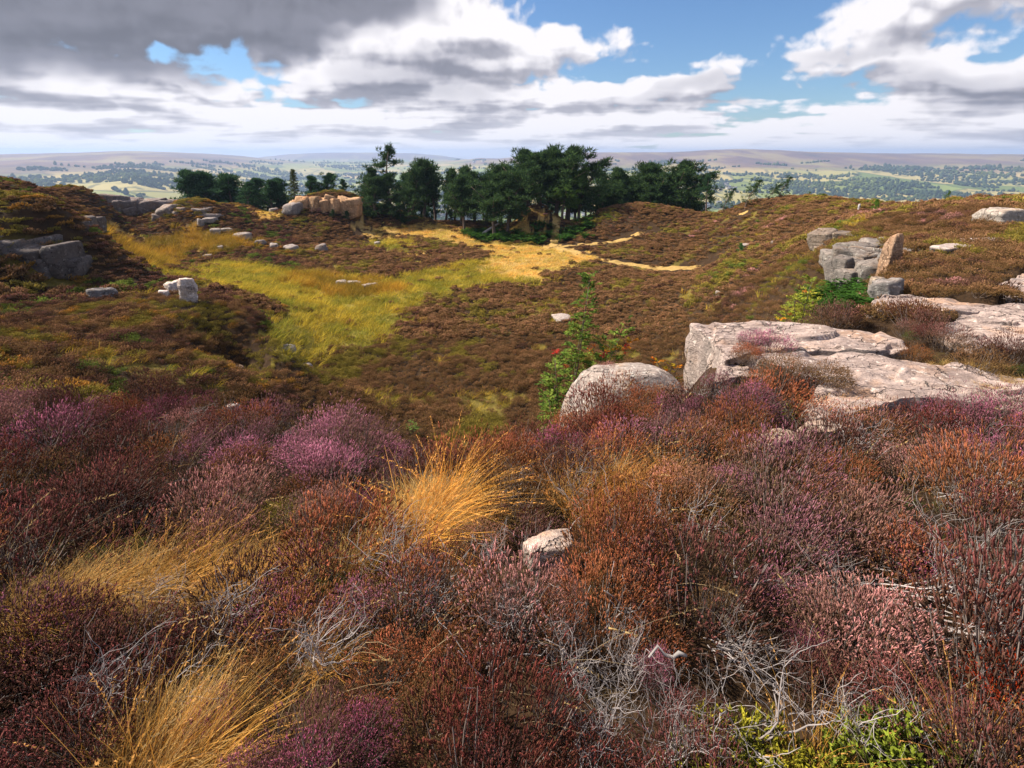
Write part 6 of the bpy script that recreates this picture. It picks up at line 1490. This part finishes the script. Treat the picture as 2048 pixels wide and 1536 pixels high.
def far_woods():
    P_, rg = far_points(); n = len(P_)
    r = np.hypot(P_[:, 0], P_[:, 1])
    s = rg.uniform(3.2, 6.5, n) * np.where(r > 2800, 1.25, 1.0)
    v = rg.uniform(0, 1, (n, 1)); bright = sstep(fbm(P_[:, 0] / 500 + 2, P_[:, 1] / 500, 2), 0.0, 0.5)[:, None]
    t = (np.array([0.04, 0.068, 0.036]) * (1 - v) + np.array([0.075, 0.105, 0.045]) * v) * (1 - bright) + bright * (np.array([0.07, 0.105, 0.03]) * (1 - v) + np.array([0.15, 0.18, 0.05]) * v)
    print('far trees', n)
    scatter('far_woodland', 'woods and hedgerow trees across the far valley', 'woodland', proto_collection(FT, 'ft'), P_ - np.array([0, 0, 0.3]), np.stack([np.zeros(n), np.zeros(n), rg.uniform(0, 6, n)], 1), np.stack([s, s, s * rg.uniform(0.8, 1.2, n)], 1), rg.integers(0, 4, n), t, t)
far_woods()
def house_material(name, c0, c1):
    m, T, out = new_mat(name); g = T.new('ShaderNodeNewGeometry')
    principled(T, out, T.ramp(T.noise(g.outputs['Position'], 0.3, 3, 0.6), [(0.3, c0), (0.7, c1)]), 0.85); return m
M_WALL = house_material('house_stone', (0.50, 0.46, 0.42), (0.70, 0.67, 0.63)); M_ROOF = house_material('house_slate', (0.14, 0.14, 0.16), (0.24, 0.23, 0.25)); M_PANE = house_material('house_glass', (0.03, 0.035, 0.04), (0.06, 0.07, 0.08))
def box(mb, x0, x1, y0, y1, z0, z1):
    V = np.array([(x, y, z) for x in (x0, x1) for y in (y0, y1) for z in (z0, z1)])
    F = [(0, 1, 3), (0, 3, 2), (4, 6, 7), (4, 7, 5), (0, 4, 5), (0, 5, 1), (2, 3, 7), (2, 7, 6), (0, 2, 6), (0, 6, 4), (1, 5, 7), (1, 7, 3)]
    mb.add(V, F)
def houses():
    rg = np.random.default_rng(71)
    wall = MB(); box(wall, -6, 6, -4, 4, -1, 5.5)
    roof = MB(); roof.add(np.array([(-6.4, -4.5, 5.4), (6.4, -4.5, 5.4), (6.4, 4.5, 5.4), (-6.4, 4.5, 5.4), (-6.4, 0, 8.8), (6.4, 0, 8.8)]), [(0, 1, 5), (0, 5, 4), (2, 3, 4), (2, 4, 5), (0, 4, 3), (1, 2, 5), (0, 3, 2), (0, 2, 1)])
    ch = MB(); box(ch, 3.6, 4.8, -0.6, 0.6, 7.8, 10.2)
    win = MB(); box(win, -0.7, 0.7, -0.06, 0.06, -0.8, 0.8)
    mw, mr, mc, mn = wall.mesh('wall', M_WALL), roof.mesh('roof', M_ROOF), ch.mesh('chimney', M_WALL), win.mesh('window', M_PANE)
    spots = [(px + rg.uniform(-8, 8), py + rg.uniform(-4, 4), 'houses of the town glimpsed between the pine trunks', 'pale stone house in the valley town behind the pine trunks') for px, py in ((820, 418), (860, 412), (876, 420), (886, 428), (895, 416), (905, 430), (930, 438), (872, 406), (884, 412), (890, 440), (1142, 436), (1152, 442), (1160, 432), (1134, 430), (1148, 424), (1395, 412), (1405, 420), (1420, 414), (1410, 408), (1432, 412))]
    spots += [(px + rg.uniform(-6, 6), py + rg.uniform(-2, 2), 'farms and houses on the far valley side', 'small pale house on the far side of the valley') for px, py in ((1165, 326), (1175, 333), (1195, 330), (1210, 345), (1185, 348), (1192, 366), (1200, 360), (1450, 374), (1440, 380), (1460, 378), (945, 328), (965, 326), (700, 352), (660, 360), (610, 356), (1462, 383), (1430, 386))]
    for px, py, grp, lab in spots:
        q = hit(px, py, 300)
        r = thing('house', lab, 'house', (q[0], q[1], q[2] + 0.3), (0, 0, rg.uniform(-0.6, 0.6)), rg.uniform(0.9, 1.5) * (1.3 if q[1] > 2500 else 1.0), grp)
        add_obj('wall', mw, r); ro = add_obj('roof', mr, r); add_obj('chimney', mc, ro)
        for wx in (-3.6, 0, 3.6):
            for wz in (1.4, 4.0): add_obj('window', mn, r, (wx, -4.02, wz))
houses()

# ------------------------------------------------------------------ the air between here and the far hills
def build_haze():
    zmin = -230.0; zmax = 75.0; s = 10500.0
    V = np.array([(x, y, z) for x in (-s, s) for y in (-s, s) for z in (zmin, zmax)])
    F = np.array([(0, 1, 3, 2), (4, 6, 7, 5), (0, 4, 5, 1), (2, 3, 7, 6), (0, 2, 6, 4), (1, 5, 7, 3)])
    m, T, out = new_mat('valley_haze')
    vol = T.new('ShaderNodeVolumePrincipled')
    vol.inputs['Color'].default_value = (0.52, 0.68, 1.0, 1)
    vol.inputs['Density'].default_value = HAZE
    vol.inputs['Anisotropy'].default_value = 0.2
    T.link(vol.outputs[0], out.inputs['Volume'])
    o = add_obj('haze', tri_mesh('haze', V, F, None, m))
    o['kind'] = 'stuff'
    tag(o, 'pale blue haze over the far valley and hills', 'haze')
HAZE = 1.7e-4
build_haze()
